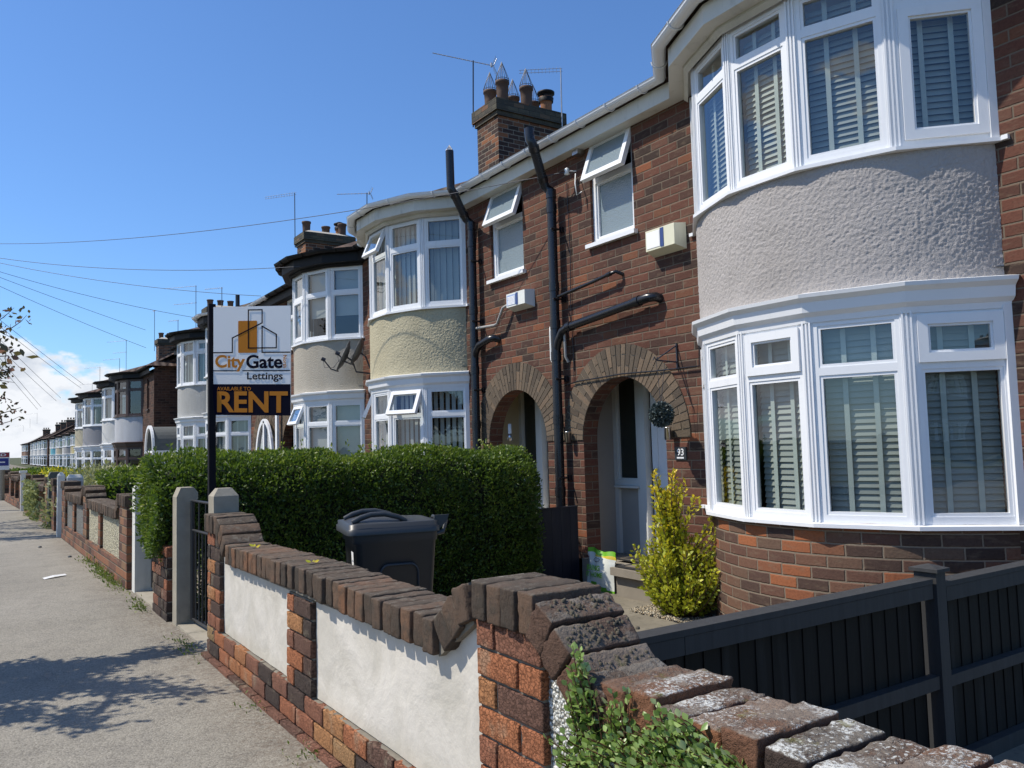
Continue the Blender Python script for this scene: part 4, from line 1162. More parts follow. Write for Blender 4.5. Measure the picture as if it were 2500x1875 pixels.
# ------------------------------------------------------------------ pipes and fittings on the fronts
def part(fn, name, m, root, bevel=0): mb = MB(); fn(mb); return mb.build(name, m, root, bevel)
def soil_pipe(mb, y, zt, top, tip, zb=-.2):
    x = XW-.10
    pts = [(x, y, zb), (x, y, zt-.04), (x-.005, y+.012, zt), (x-.05, y+.05, zt+.06), (top[0]+.02, top[1]-.03, top[2]-.06), (top[0], top[1]-.003, top[2]), (top[0], top[1], top[2]+.05), tip]
    mb.tube(pts, .053, 16)
    for z in [zb+.9, 1.5, 2.21, 2.57, 3.0, 3.9, zt-.09]:
        mb.tube([(x, y, z), (x, y, z+.10)], .060, 16)
    for f in (.12, .85):
        a = Vector(pts[3]).lerp(Vector(pts[4]), f); b = Vector(pts[3]).lerp(Vector(pts[4]), f+.12); mb.tube([a, b], .061, 16)
    for z in (.9, 2.0, 2.9, 3.7):
        mb.tube([(x-.07, y-.07, z), (x, y-.075, z), (x+.1, y-.06, z)], .012, 6)
        mb.box(x+.06, XW, y-.09, y-.05, z-.03, z+.03)
bigp = part(lambda b: soil_pipe(b, 7.40, 4.16, (5.10, 7.30, 4.66), (5.10, 7.31, 4.79)), 'soil_pipe', M['black_pvc'], H93)
lp = part(lambda b: (soil_pipe(b, 9.20, 4.22, (5.10, 9.12, 4.62), (5.10, 9.13, 5.12))), 'soil_pipe', M['black_pvc'], H95)
wg = MB()
for i in range(8):
    t = math.pi*i/8; wg.tube([(5.10+.05*math.cos(t), 9.13+.05*math.sin(t), 5.12), (5.10, 9.13, 5.20), (5.10-.05*math.cos(t), 9.13-.05*math.sin(t), 5.12)], .003, 4)
wg.build('wire_balloon', M['alu'], lp)
def arm_thick(b):
    b.tube([(XW+.02, 5.80, 2.66), (XW-.06, 5.80, 2.675), (XW-.10, 5.86, 2.675), (XW-.10, 5.98, 2.665), (XW-.10, 7.16, 2.56), (XW-.10, 7.27, 2.53), (XW-.10, 7.36, 2.42), (XW-.10, 7.40, 2.30)], .046, 14)
    for a, c in (((5.98, 2.665), (6.06, 2.658)), ((7.10, 2.566), (7.17, 2.56))): b.tube([(XW-.10, *a), (XW-.10, *c)], .054, 14)
part(arm_thick, 'waste_branch', M['black_pvc'], H93)
part(lambda b: (b.tube([(XW, 6.33, 3.00), (XW-.07, 6.36, 3.03), (XW-.09, 6.42, 3.02), (XW-.09, 6.72, 2.985), (XW-.09, 7.34, 2.93)], .019, 10), b.tube([(XW-.09, 6.42, 3.02), (XW-.09, 6.48, 3.013)], .025, 10)), 'waste_pipe', M['black_pvc'], H93)
part(lambda b: (b.tube([(XW-.02, 7.52, 2.60), (XW-.08, 7.52, 2.60), (XW-.08, 7.52, 2.56), (XW-.08, 7.52, 2.24), (XW-.08, 7.50, 2.21), (XW-.08, 7.44, 2.20)], .016, 8)), 'conduit', M['white_plastic'], H93)
part(lambda b: (b.tube([(XW-.08, 7.26, 2.50), (XW-.08, 7.25, 2.24), (XW-.05, 7.24, 2.18)], .016, 8)), 'overflow_pipe', M['grey_pvc'], H93)
def l_thick(b):
    b.tube([(XW, 8.74, 2.62), (XW-.07, 8.76, 2.635), (XW-.10, 8.82, 2.63), (XW-.10, 9.08, 2.58), (XW-.10, 9.17, 2.50), (XW-.10, 9.20, 2.40)], .046, 14)
part(l_thick, 'waste_branch', M['black_pvc'], H95)
part(lambda b: b.tube([(XW-.09, 9.16, 2.81), (XW-.09, 8.70, 2.79), (XW-.09, 8.64, 2.80), (XW-.09, 8.50, 2.98), (XW-.06, 8.43, 3.01), (XW, 8.42, 3.01)], .018, 10), 'waste_pipe', M['grey_pvc'], H95)

def alarm(root, y0, y1, z0, z1, m, printed):
    b = MB(); x = XW; d = .125
    P = [V(x, y0, z0), V(x, y1, z0), V(x, y1, z1), V(x, y0, z1)]; Q = [V(x-d, y0+.03, z0+.04), V(x-d, y1-.02, z0+.04), V(x-d, y1-.02, z1-.01), V(x-d, y0+.03, z1-.01)]
    b.face(Q); b.face(P[::-1])
    for i in range(4): j = (i+1) % 4; b.face([P[i], P[j], Q[j], Q[i]])
    bm_ = b.build('alarm_box', m, root, .012, seg=3)
    bm_.data.update()
    s = MB(); yc = y0+(y1-y0)*.44; s.prism([(x-d-.002, yc-.022, z0+.05), (x-d-.002, yc+.022, z0+.05), (x-d-.002, yc+.022, z1-.02), (x-d-.002, yc-.022, z1-.02)], (-.003, 0, 0)); s.build('stripe', M['blue'], bm_)
    l = MB(); a0, a1 = yc+.03, y1-.035
    l.prism([(x-d-.002, a0, z0+.06), (x-d-.002, a1, z0+.06), (x-d-.002, a1, z1-.03), (x-d-.002, a0, z1-.03)], (-.002, 0, 0))
    lo = l.build('label_sticker', M['pale_blue'] if printed else M['board_white'], bm_)
    if printed:
        t = MB(); k = 7
        for i in range(k):
            z = z0+.065+i*(z1-z0-.11)/k; t.prism([(x-d-.0045, a0+.01, z), (x-d-.0045, a1-.012-.03*random.random(), z), (x-d-.0045, a1-.012, z+.010), (x-d-.0045, a0+.01, z+.010)], (-.001, 0, 0))
        t.build('printed_lines', M['board_white'], bm_)
    return bm_
alarm(H93, 5.42, 5.86, 3.075, 3.325, M['alarm'], False); alarm(H95, 7.93, 8.38, 2.915, 3.13, M['alarm_white'], True)
# air bricks, flood light, number plate, wall lights, arch cable
def airbrick(b, y, z):
    b.box(XW-.006, XW+.02, y-.11, y+.11, z-.045, z+.045)
def airslots(b, y, z):
    for i in range(7): b.box(XW-.008, XW-.004, y-.095+i*.028, y-.080+i*.028, z-.034, z+.034)
for y in (7.11, 7.78):
    ab = part(lambda b: airbrick(b, y, 4.50), 'air_brick', M['terracotta'], H93 if y < 7.4 else H95); part(lambda b: airslots(b, y, 4.50), 'slots', M['dark_room'], ab)
part(lambda b: (b.box(XW-.10, XW, 6.89, 6.99, 4.44, 4.50)), 'flood_light', M['steel'], H93, .004)
np_ = MB(); np_.box(XW-.012, XW+.01, 5.53, 5.68, 1.10, 1.22); npo = np_.build('number_plate', M['slate'], H93, .002)
nt = MB(); fr = (V(XW-.013, 5.68, 1.10), V(0, -1, 0), UPV, V(-1, 0, 0)); put_text(nt, '93', fr, .035, .04, .085, .065, 0, .012); nt.fbox(fr, .03, .12, .012, .026, .0, .002); nt.build('house_number', M['white_paint'], npo)
for y in (7.27, 5.70):
    part(lambda b: (b.lathe((XW-.07, y, 1.29), [(0, 0), (.033, 0), (.033, .11), (.036, .112), (.036, .12), (0, .12)], 16), b.box(XW-.04, XW, y-.012, y+.012, 1.32, 1.37)), 'wall_light', M['steel'], H93)
part(lambda b: b.tube([(XW-.03, 7.34, 1.93), (XW-.035, 7.1, 1.955), (XW-.035, 6.7, 1.965), (XW-.035, 6.36, 1.975), (XW-.03, 5.9, 1.96), (XW-.03, 5.30, 1.955), (XW-.03, 5.28, 2.3)], .008, 6), 'cable', M['black_pvc'], H93)
part(lambda b: b.tube([(XW-.015, 7.20+.01*math.sin(z*5), z) for z in [1.96+.15*i for i in range(16)]], .005, 5), 'cable', M['black_pvc'], H93)
part(lambda b: b.tube([(XW-.07, 2.23, 4.4), (XW-.07, 2.23, -.2)], .036, 12), 'rainwater_pipe', M['upvc'], H93)
part(lambda b: b.tube([(5.25, 20.09, 4.5), (5.25, 20.09, 5.07)], .052, 12), 'vent_pipe', M['black_pvc'], H99)
# cable eye bolt and insulator near the eaves
part(lambda b: (b.tube([(XW, 7.05, 4.30), (XW-.10, 7.09, 4.30)], .008, 6), b.lathe((XW-.10, 7.09, 4.25), [(0, 0), (.03, .01), (.022, .04), (.03, .07), (0, .09)], 10), b.tube([(XW-.05, 7.0, 4.25), (XW-.10, 6.95, 4.12), (XW-.1, 6.93, 3.98), (XW-.05, 6.9, 4.02)], .007, 6)), 'cable_bracket', M['white_plastic'], H93)

# ------------------------------------------------------------------ things hung on or standing by the houses
bt = thing('hanging_ball', (5.27, 5.56, 1.41), 'grey green topiary ball hanging beside the front door arch', 'topiary ball')
g_ = np.random.default_rng(5); u = g_.normal(size=(2600, 3)); u /= np.linalg.norm(u, axis=1, keepdims=True)
ctr = np.array([5.27, 5.56, 1.525]); P_ = ctr+u*(.085+.02*g_.random((2600, 1)))
leaf_mesh('foliage', P_, u+g_.normal(size=u.shape)*.8, .026, .007, mat('topiary', lambda k: k.ramp(k.bid(), [(0, (.02, .03, .03)), (.6, (.06, .09, .085)), (1, (.20, .24, .23))]), .45), bt, seed=3)
cr = MB(); cr.lathe((5.27, 5.56, 1.525), [(0, -.085), (.06, -.06), (.085, 0), (.06, .06), (0, .085)], 14); cr.build('core', M['hedge_core'], bt)
ck = MB(); ck.tube([(5.27, 5.56, 1.62), (5.27, 5.60, 2.02)], .003, 4); ck.tube([(5.27, 5.56, 1.62), (5.30, 5.52, 2.0)], .003, 4); ck.build('chain', M['dark_metal'], bt)
hb = thing('hanging_bracket', (XW, 5.60, 2.0), 'black iron bracket on the brick wall holding the topiary ball', 'bracket')
k_ = MB(); k_.tube([(XW-.01, 5.60, 1.95), (XW-.01, 5.60, 2.20)], .009, 6); k_.tube([(XW-.01, 5.60, 2.02), (5.27, 5.60, 2.03)], .008, 6); k_.tube([(XW-.01, 5.60, 2.18), (5.28, 5.60, 2.04)], .007, 6); k_.tube([(5.27, 5.60, 2.03), (5.25, 5.60, 2.06), (5.23, 5.60, 2.03)], .006, 6)
k_.build('arm', M['dark_metal'], hb)

def dish(loc, yaw_, label, r=.30):
    t = thing('satellite_dish', loc, label, 'satellite dish', 'satellite dishes beside the bow')
    rot = Matrix.Rotation(yaw_, 3, 'Z') @ Matrix.Rotation(R(66), 3, 'Y')
    b = MB(); K = 24; prof = [(0, 0), (r*.5, .018), (r*.85, .05), (r, .075)]
    def tr(p): return rot @ Vector(p)+Vector(loc)
    b.lathe((0, 0, 0), prof+[(r*1.02, .07), (r*.5, .005), (0, -.012)], K); b.v = [tuple(tr(q)) for q in b.v]; b.build('reflector', M['dish'], t)
    a = MB(); a.tube([tr((r*.9, 0, .03)), tr((r*.95, 0, .16)), tr((r*.62, 0, .34))], .011, 8); a.tube([tr((r*.62, 0, .30)), tr((r*.62, 0, .37))], .032, 10); a.build('receiver_arm', M['dark_metal'], t)
    m_ = MB(); m_.tube([tr((0, 0, -.01)), tr((.02, 0, -.10)), (loc[0]+.12, loc[1]-.10, loc[2]-.25), (XW, loc[1]-.15, loc[2]-.28)], .014, 8)
    c = tr((r*.62, 0, .34)); m_.tube([c, c+V(0, -.05, -.14), c+V(.08, -.25, -.16), c+V(.15, -.4, -.02)], .004, 5); m_.build('mount', M['dark_metal'], t)
dish((5.14, 12.85, 2.80), R(160), 'larger grey satellite dish standing out furthest to the left'); dish((5.30, 12.66, 2.86), R(155), 'smaller grey satellite dish tucked against the cream bow', .25)

def aerial(label, base, top, boom, rise, n_, m_, wide=.12, back=.12, reflector=True, double=False, second=False):
    t = thing('tv_aerial', base, label, 'aerial', 'roof aerials')
    a = MB(); a.tube([base, top], .013, 6); a.build('mast', M[m_], t)
    def yagi(o, boom):
        b = MB(); d = V(-.84, .55, rise).normalized(); sd_ = V(.55, .84, 0).normalized(); s0 = o-d*back; e = o+d*boom
        if double: b.tube([s0+UPV*.03, e+UPV*.03], .005, 5); b.tube([s0-UPV*.03, e-UPV*.03], .005, 5)
        else: b.tube([s0, e], .009, 5)
        L = boom+back
        for i in range(n_):
            c = s0+d*(L*(i+.6)/n_); ww = wide*(1-.45*i/n_); v_ = (sd_*.75+UPV*.66) if not double else UPV; b.tube([c-v_*ww*.5, c+v_*ww*.5], .0045, 4)
        if reflector:
            for s_ in (-1, 1):
                b.tube([s0, s0+UPV*s_*.16-d*.07], .008, 4)
                for j in range(3): c = s0+UPV*s_*(.05+.05*j)-d*.022*j; b.tube([c-sd_*.12, c+sd_*.12], .004, 4)
            b.tube([s0+d*.04-UPV*.03, s0+d*.04+UPV*.05], .022, 6)
        b.build('boom', M['alu'], t)
    yagi(Vector(top)-UPV*.02, boom)
    if second: yagi(Vector(top)-UPV*(top[2]-base[2])*.38, boom*.7)
    return t
aerial('long slanting aerial on the tall dark mast left of the brick chimney', (7.86, 13.12, 7.35), (7.86, 13.06, 8.64), .80, .25, 15, 'dark_metal', .10, .40)
aerial('straight double boom aerial on the pale mast right of the brick chimney', (9.25, 12.15, 6.9), (9.25, 12.13, 8.42), .80, -.02, 12, 'alu', .13, .03, False, True)
aerial('pale boom aerial over the chimney with three pots and a capped one', (7.86, 23.62, 7.3), (7.86, 23.62, 8.95), .90, -.12, 12, 'dark_metal', .13, .05, False, True)
aerial('dark aerial with mesh reflector seen just above the white curved gutter', (9.1, 21.2, 6.2), (9.1, 21.1, 8.45), .85, .0, 10, 'dark_metal', .16, .1)
far_a = [(7.7, 36.1, 6.4, 8.35, 'tall double aerial above the houses, just left of the sign post', 1.35, True), (7.7, 31.7, 6.0, 7.5, 'small aerial on a short mast right of the sign post', .65, False), (7.7, 39.8, 6.2, 7.4, 'crossed aerial above the grey roof left of the sign', .45, False), (7.7, 45.8, 6.6, 8.75, 'very tall thin mast above the tiled corner roof', .10, False),
         (7.7, 55.5, 6.4, 8.35, 'double aerial beyond the corner house, its right mast', 1.2, True), (7.7, 58.3, 6.4, 7.5, 'lower aerial beside the double one', 1.1, False), (7.7, 68.5, 6.4, 7.9, 'aerial over the second group of three pots', 1.2, False), (7.7, 73.4, 6.2, 7.0, 'slim aerial over the yellow bow house', 1.0, False),
         (7.0, 132, 5.8, 7.3, 'far aerial over the third row, right one', 1.6, False), (7.0, 150, 5.8, 7.2, 'far aerial over the third row, middle one', 1.5, False), (7.0, 172, 5.8, 6.9, 'far aerial over the third row, left one', 1.5, False)]
for x, y, za, zb, lab, bm_, sec in far_a: aerial(lab, (x, y, za), (x, y, zb), bm_, -.06, 8, 'dark_metal', .18, .04, False, False, sec)

# porch step, mats and the bag left on the path
st = MB(); st.box(5.24, XW, 4.9, 6.34, -.02, .055); st.box(5.30, XW, 4.9, 6.32, ZG, -.02); st.box(5.44, XW, 6.342, 7.04, ZG, .054); sto = tag(st.build('doorstep', M['step'], bevel=.022, seg=3), 'worn concrete doorstep with rounded nosing under the arch', 'doorstep')
mt = thing('door_mat', (5.75, 6.35, .03), 'black rubber door mat with tan centre on the step', 'door mat')
q = MB(); q.box(5.27, 5.60, 5.62, 6.30, .056, .068); q.build('border', M['mat_black'], mt, .004); q = MB(); q.box(5.33, 5.55, 5.70, 6.22, .068, .072); q.build('centre', M['mat_tan'], mt)
mt2 = thing('door_mat', (5.75, 6.6, .05), 'dark patterned mat inside the porch behind the bag', 'door mat')
q = MB(); q.box(5.62, 5.97, 5.95, 6.75, .056, .066); q.build('pile', M['mat_black'], mt2, .004); q = MB(); bars(q, (V(5.66, 6.0, .066), V(1, 0, 0), V(0, 1, 0), UPV), 0, .28, 0, .68, .012, 0, .002); q.build('pattern_line', M['mat_tan'], mt2)

bg = thing('charity_bag', (5.28, 6.6, ZG), 'green and white plastic collection bag leaning by the brick pillar', 'bag')
o = V(5.335, 6.84, ZG); fr = (o, V(0.05, -1, 0).normalized(), V(.10, 0, 1).normalized(), V(-1, -.05, .10).normalized())
def bagpt(u, v, s): 
    w = .42; pinch = 1-.10*math.sin(math.pi*min(1, v/.9)); bulge = .055*math.sin(math.pi*min(max(v/.40, 0), 1))*math.sin(math.pi*u)
    if v > .33: pinch = 1-.04*math.sin((v-.33)*30)
    d = s*(bulge+.004)+.012*math.sin(u*17+v*21)*(v/.4)
    return fr[0]+fr[1]*(.21+(u-.5)*w*pinch)+fr[2]*(v-.03*(u-.5)*(1 if v > .3 else 0)+.012*math.sin(u*9)*(v > .36))+fr[3]*d
NU, NV = 16, 18
for s_, nm in ((1, 'front'), ):
    b = MB(); vs = []; fs = []; mi = []
    for s2 in (1, -1):
        base = len(vs)
        for j in range(NV+1):
            for i in range(NU+1): vs.append(bagpt(i/NU, .41*j/NV, s2))
        for j in range(NV):
            for i in range(NU):
                p = base+j*(NU+1)+i; f = (p, p+1, p+NU+2, p+NU+1); fs.append(f if s2 > 0 else f[::-1]); mi.append(1 if j < 2+1.2*math.sin(i*.35) or j >= 16-.0*i else (2 if (j >= 15 and i > 4) else 0))
    b.mesh(vs, fs, 0, 0, True); b.mi = mi; b.build('bag_body', [M['bag_white'], M['green_print'], M['yellow_print']], bg)
t = MB()
def bagfr(d=.075): return (fr[0]+fr[3]*d, fr[1], (fr[2]+fr[1]*.12).normalized(), fr[3])
put_text(t, 'BRING', (fr[0]+fr[3]*.064, fr[1], fr[2], fr[3]), .06, .205, .19, .055, 0, .02); put_text(t, 'IT HOME', (fr[0]+fr[3]*.067, fr[1], fr[2], fr[3]), .06, .140, .235, .05, 0, .02)
t.build('lettering', M['green_print'], bg)
t = MB(); cf = (fr[0]+fr[3]*.058, fr[1], fr[2], fr[3])
pts = [cf[0]+cf[1]*(.20+.040*math.cos(a)*(1+.12*math.sin(4*a)))+cf[2]*(.315+.018*math.sin(a)*(1+.2*math.cos(3*a)))+cf[3]*.004 for a in [2*math.pi*i/24 for i in range(25)]]
t.tube(pts, .0028, 4); t.build('cloud_outline', M['navy'], bg)

# ------------------------------------------------------------------ street walls
CH = .0844
def brick_rows(mb, x, y0, y1, z0, k, dep=.10, mi=0, lo=0., hi=1., proud=0., seed=0, n=(2, 4, 2), L=.229, cut=True, dark_low=False):
    """k courses of real bricks laid along y; the visible face stands at x"""
    rr = random.Random(seed)
    for c in range(k):
        z = z0+c*CH+CH/2; off = (c % 2)*(L+.01)/2
        y = y0-off
        while y < y1-.02:
            a, b = max(y, y0), min(y+L, y1)
            if b-a > .035:
                bid = lo+(hi-lo)*rr.random()
                rough_brick(mb, (x+dep/2-proud-rr.uniform(0, .004), (a+b)/2, z), (dep/2, (b-a)/2-.0015, .038), None, bid, mi, .0045, .0026, n, 48)
            y += L+.010
def cop_brick(mb, x0, y, z, ang=0., bid=None, mi=0, lx=.235, ly=.076, lz=.112, n=(6, 2, 3), amp=.0038):
    rot = Matrix.Rotation(ang, 3, 'X') @ Matrix.Rotation(random.uniform(-.02, .02), 3, 'Z')
    rough_brick(mb, (x0+lx/2+random.uniform(-.004, .004), y, z+random.uniform(-.003, .003)), (lx/2, ly/2-.001, lz/2), rot, random.random()*.93 if bid is None else bid, mi, .006, amp, n, 42)

def near_wall():
    t = thing('garden_wall', (1.3, 3.7, 0), 'low brick garden wall with white rendered panels and three brick piers', 'garden wall', 'garden walls along the footway')
    X = 1.26
    pier = MB(); brick_rows(pier, X, 1.82, 2.155, .025, 9, .20, seed=3, lo=.0, hi=1., n=(3, 7, 4)); pier.build('pier', M['front_brick'], t)
    pier = MB(); brick_rows(pier, X, 3.615, 3.955, .194, 5, .10, seed=14, n=(2, 5, 3)); pier.build('pier', M['front_brick'], t)
    pier = MB(); brick_rows(pier, X, 5.25, 5.565, .11, 8, .14, seed=18, n=(2, 5, 3)); pier.build('pier', M['front_brick'], t)
    pl = MB(); brick_rows(pl, X-.004, 2.16, 5.57, .025, 2, .10, seed=5, lo=.1, n=(2, 5, 3)); pl.build('plinth', M['front_brick'], t)
    fo = MB(); brick_rows(fo, X-.035, 1.82, 5.60, -.06, 1, .12, seed=9, lo=.26, hi=.42, n=(2, 3, 2)); fo.build('footing', M['front_brick'], t)
    mo = MB()
    mo.box(X+.008, 1.44, 1.825, 2.15, -.05, .785); mo.box(X+.012, 1.40, 3.62, 3.95, -.05, .62); mo.box(X+.010, 1.44, 5.255, 5.56, -.05, .785); mo.box(X+.008, 1.40, 2.16, 5.56, -.05, .19)
    mo.build('mortar', M['mortar'], t)
    # the rendered panels, their surface slightly uneven
    for a, b in ((2.155, 3.615), (3.955, 5.25)):
        ny, nz = int((b-a)/.02), 24; vs = []; fs = []
        for j in range(nz+1):
            for i in range(ny+1):
                y = a+(b-a)*i/ny; top = .645+max(0, (a+.25-y)*.6 if a < 3 else (y-(b-.17))*.9)
                z = .196+(top-.196)*j/nz; vs.append((X+.026-.004*noise.noise(V(3, y, z)*4)-.0015*noise.noise(V(1, y, z)*18), y, z))
        for j in range(nz):
            for i in range(ny): p = j*(ny+1)+i; fs.append((p, p+ny+1, p+ny+2, p+1))
        mb = MB(); mb.mesh(vs, fs, 0, 0, True); mb.box(X+.035, 1.42, a, b, .15, .66); mb.build('rendered_panel', M['panel'], t)
    # coping: headers on edge, stepping down from each pier on raked bricks
    c = MB()
    y = 1.862
    for i in range(4): cop_brick(c, X-.022, y, .842, n=(9, 3, 5)); y += .084
    for k_, (yy, zz, an) in enumerate(((2.215, .815, -.35), (2.285, .765, -.72), (2.345, .712, -.72))): cop_brick(c, X-.02, yy, zz, an, n=(8, 3, 5))
    y = 2.435
    while y < 5.06: cop_brick(c, X-.02+random.uniform(-.006, .006), y, .692+.008*math.sin(y*2), random.uniform(-.03, .03), n=(8, 3, 5)); y += .0835
    for yy, zz, an in ((5.115, .732, .72), (5.175, .785, .72), (5.235, .825, .5)): cop_brick(c, X-.02, yy, zz, an)
    y = 5.31
    for i in range(4): cop_brick(c, X-.02, y, .842); y += .084
    c.build('coping', M['coping'], t)
    cm = MB(); cm.box(X+.0, 1.45, 2.42, 5.10, .63, .722); cm.box(X+.0, 1.45, 1.83, 2.18, .785, .89); cm.box(X, 1.45, 5.28, 5.60, .785, .89)
    for p in ([(X, 2.17, .76), (X, 2.40, .62), (X, 2.43, .74), (X, 2.20, .88)], [(X, 5.10, .64), (X, 5.27, .78), (X, 5.27, .88), (X, 5.08, .74)]): cm.prism(p, (.19, 0, 0))
    cm.build('coping_mortar', M['mortar'], t)
    return t
near_wall()

def neighbour_wall():
    t = thing('garden_wall', (1.3, .8, 0), 'nearest garden wall with white pebbledash and pale lichen on its sloping brick coping', 'garden wall', 'garden walls along the footway')
    X = 1.285; vs = []; fs = []; du = .0055; y0, y1 = .62, 1.83; z0, z1 = .18, .86
    ny, nz = int((y1-y0)/du), int((z1-z0)/du)
    pts, cells = [], {}
    for j in range(nz+1):
        for i in range(ny+1):
            y = y0+(y1-y0)*i/ny; z = z0+(z1-z0)*j/nz
            p = V(2.1, y, z); a = noise.voronoi(p*85)[0]; h_ = max(0, .62-a[0])*.013+.0035*noise.noise(p*20)
            vs.append((X-h_, y, z))
    for j in range(nz):
        for i in range(ny):
            y = y0+(y1-y0)*i/ny; z = z0+(z1-z0)*j/nz
            if z > .62+max(0, (y-1.60))*1.15: continue
            p = j*(ny+1)+i; fs.append((p, p+ny+1, p+ny+2, p+1))
    mb = MB(); mb.mesh(vs, fs, 0, 0, True); mb.build('pebbledash', M['pebble_white'], t)
    b = MB(); b.box(X+.008, 1.42, -3, 1.82, -.05, .62); b.box(X, 1.42, -3, .63, -.05, .62); b.build('core', M['mortar_light'], t)
    c = MB()
    for yy, zz, an in ((1.795, .815, .52), (1.735, .762, .78), (1.665, .700, .78), (1.595, .668, .45)): cop_brick(c, 1.235, yy, zz, an, random.choice((.1, .3, .5, .65)), n=(12, 4, 7), lx=.245, ly=.086, amp=.006)
    y = 1.515; k = 0
    while y > -2.6:
        cop_brick(c, 1.232+random.uniform(-.012, .012), y, .676+.010*math.sin(k*1.9), random.uniform(-.06, .06), None if k % 4 else .75, n=(12, 4, 7), lx=.25, ly=.092, amp=.006); y -= .100; k += 1
    c.build('coping', M['coping_lichen'], t)
    # moss cushions on the raked bricks
    ms = MB()
    for i in range(150):
        cy, cz, an = random.choice(((1.795, .815, .52), (1.735, .762, .78), (1.735, .762, .78), (1.665, .700, .78)))
        v_ = random.uniform(-.034, .034); x = random.choice((1.29, 1.33, 1.40, 1.43))+random.gauss(0, .022)
        yy = cy+v_*math.cos(an)-.057*math.sin(an); zz = cz+v_*math.sin(an)+.057*math.cos(an); r = random.uniform(.0025, .0062)
        ms.lathe((x, yy, zz), [(r*1.1, -.004), (r, .0015), (r*.6, r*.55), (0, r*.7)], 7)
    ms.build('moss', mat('dry moss', lambda k: k.mix(k.noise(k.pos(), 150, 3, .6), (.06, .05, .035), (.15, .13, .095)), .95, .2), t)
    cm = MB(); cm.box(1.262, 1.455, -2.6, 1.55, .62, .705); cm.prism([(1.262, 1.50, .62), (1.262, 1.83, .80), (1.262, 1.83, .86), (1.262, 1.55, .68)][::1], (.19, 0, 0)); cm.build('coping_mortar', M['mortar'], t)
neighbour_wall()

def xw(y):
    P = [(0, 1.26), (8, 1.235), (11, 1.215), (15, 1.15), (18, 1.15), (23, .96), (29, .72), (40, .45), (70, .0), (420, -.3)]
    for (a, xa), (b, xb) in zip(P[:-1], P[1:]):
        if y <= b: return xa+(xb-xa)*(y-a)/(b-a)
def far_wall(label, segs, brick_m, y0, y1, zlow=.63, cop='coping', cn=(3, 1, 2), lo=.0):
    t = thing('garden_wall', (xw(y0), y0, 0), label, 'garden wall', 'garden walls along the footway')
    b = MB(); c = MB()
    def slab(a, e, z0, z1, off, dep, mbx, mi=0):
        xa, xb = xw(a)+off, xw(e)+off
        mbx.prism([(xa, a, z0), (xb, e, z0), (xb, e, z1), (xa, a, z1)], (dep, 0, 0), mi)
    slab(y0, y1, -.10, .22, -.01, .20, b)
    for s_ in segs:
        k, a, e = s_[:3]
        if k == 'pier':
            zt = s_[3] if len(s_) > 3 else .785
            slab(a, e, .22, zt, -.01, .22, b); y = a+.04
            while y < e: cop_brick(c, xw(y)-.03, y, zt+.056, n=cn, bid=lo+random.random()*.6); y += .084
        elif k == 'pil': slab(a, e, .22, zlow, -.008, .12, b)
        else:
            pb = MB(); slab(a, e, .22, zlow, .022, .12, pb); pb.build('panel', M[s_[3]], t)
    piers = [(s_[1], s_[2]) for s_ in segs if s_[0] == 'pier']
    y = y0+.04
    while y < y1:
        if not any(a-.01 <= y <= e+.01 for a, e in piers):
            near = min([abs(y-q) for p in piers for q in p] or [9]); lift = max(0, .16-near)*.9
            side = 1 if any(0 < y-e < .2 for a, e in piers) else -1
            cop_brick(c, xw(y)-.03, y, zlow+.056+lift, -.6*side if lift > .02 else 0, n=cn, bid=lo+random.random()*.7)
        y += .084
    b.build('brickwork', M[brick_m], t); c.build('coping', M[cop], t)
    return t
# short brick pier under the hedge end, then the wall beyond the second gate
t = thing('garden_wall', (1.25, 7.15, 0), 'short dark brick pier under the overhanging hedge end', 'garden wall', 'garden walls along the footway')
b = MB(); brick_rows(b, 1.245, 6.845, 7.46, -.02, 7, .20, seed=31, lo=0, hi=.6, n=(2, 4, 2)); b.build('brickwork', M['front_brick'], t); b = MB(); b.box(1.257, 1.43, 6.85, 7.45, -.05, .56); b.build('mortar', M['mortar'], t)
far_wall('garden wall with cream and grey pebbledash panels beyond the hedge', [('pier', 8.70, 9.18), ('panel', 9.18, 10.62, 'pebble_cream'), ('pil', 10.62, 10.80), ('panel', 10.80, 11.85, 'pebble_cream'), ('pier', 11.85, 12.2), ('panel', 12.2, 13.2, 'pebble_grey'), ('pil', 13.2, 13.42), ('panel', 13.42, 14.35, 'pebble_grey'), ('pier', 14.35, 14.85)], 'brick_wall', 8.69, 14.85)
far_wall('weathered yellow brick wall with ivy beyond the dark stone post', [('pier', 18.0, 18.4), ('pil', 19.3, 19.5), ('pier', 20.6, 21.0), ('pil', 21.8, 22.0)], 'brick_yellow', 18.0, 22.7, .60)
far_wall('red brick wall beyond the slim white post', [('pier', 23.7, 24.1, .72), ('pil', 25.2, 25.5), ('pier', 26.6, 27.2, .74)], 'brick_wall', 23.6, 28.8, .66)
for i, (a, e) in enumerate(((30, 41), (42, 58), (60, 84), (86, 130))):
    far_wall(['plain far brick wall just past the last small post', 'plain far brick wall, second past the last small post', 'plain far brick wall, third past the last small post', 'plain far brick wall furthest down the street'][i], [('pier', a, a+.4), ('pier', e-.4, e)], 'brick_wall', a, e, .6, cn=(1, 1, 1))
far_wall('narrow brick pier between the white post and the dark post', [('pier', 16.35, 16.95)], 'brick_wall', 16.35, 16.95)

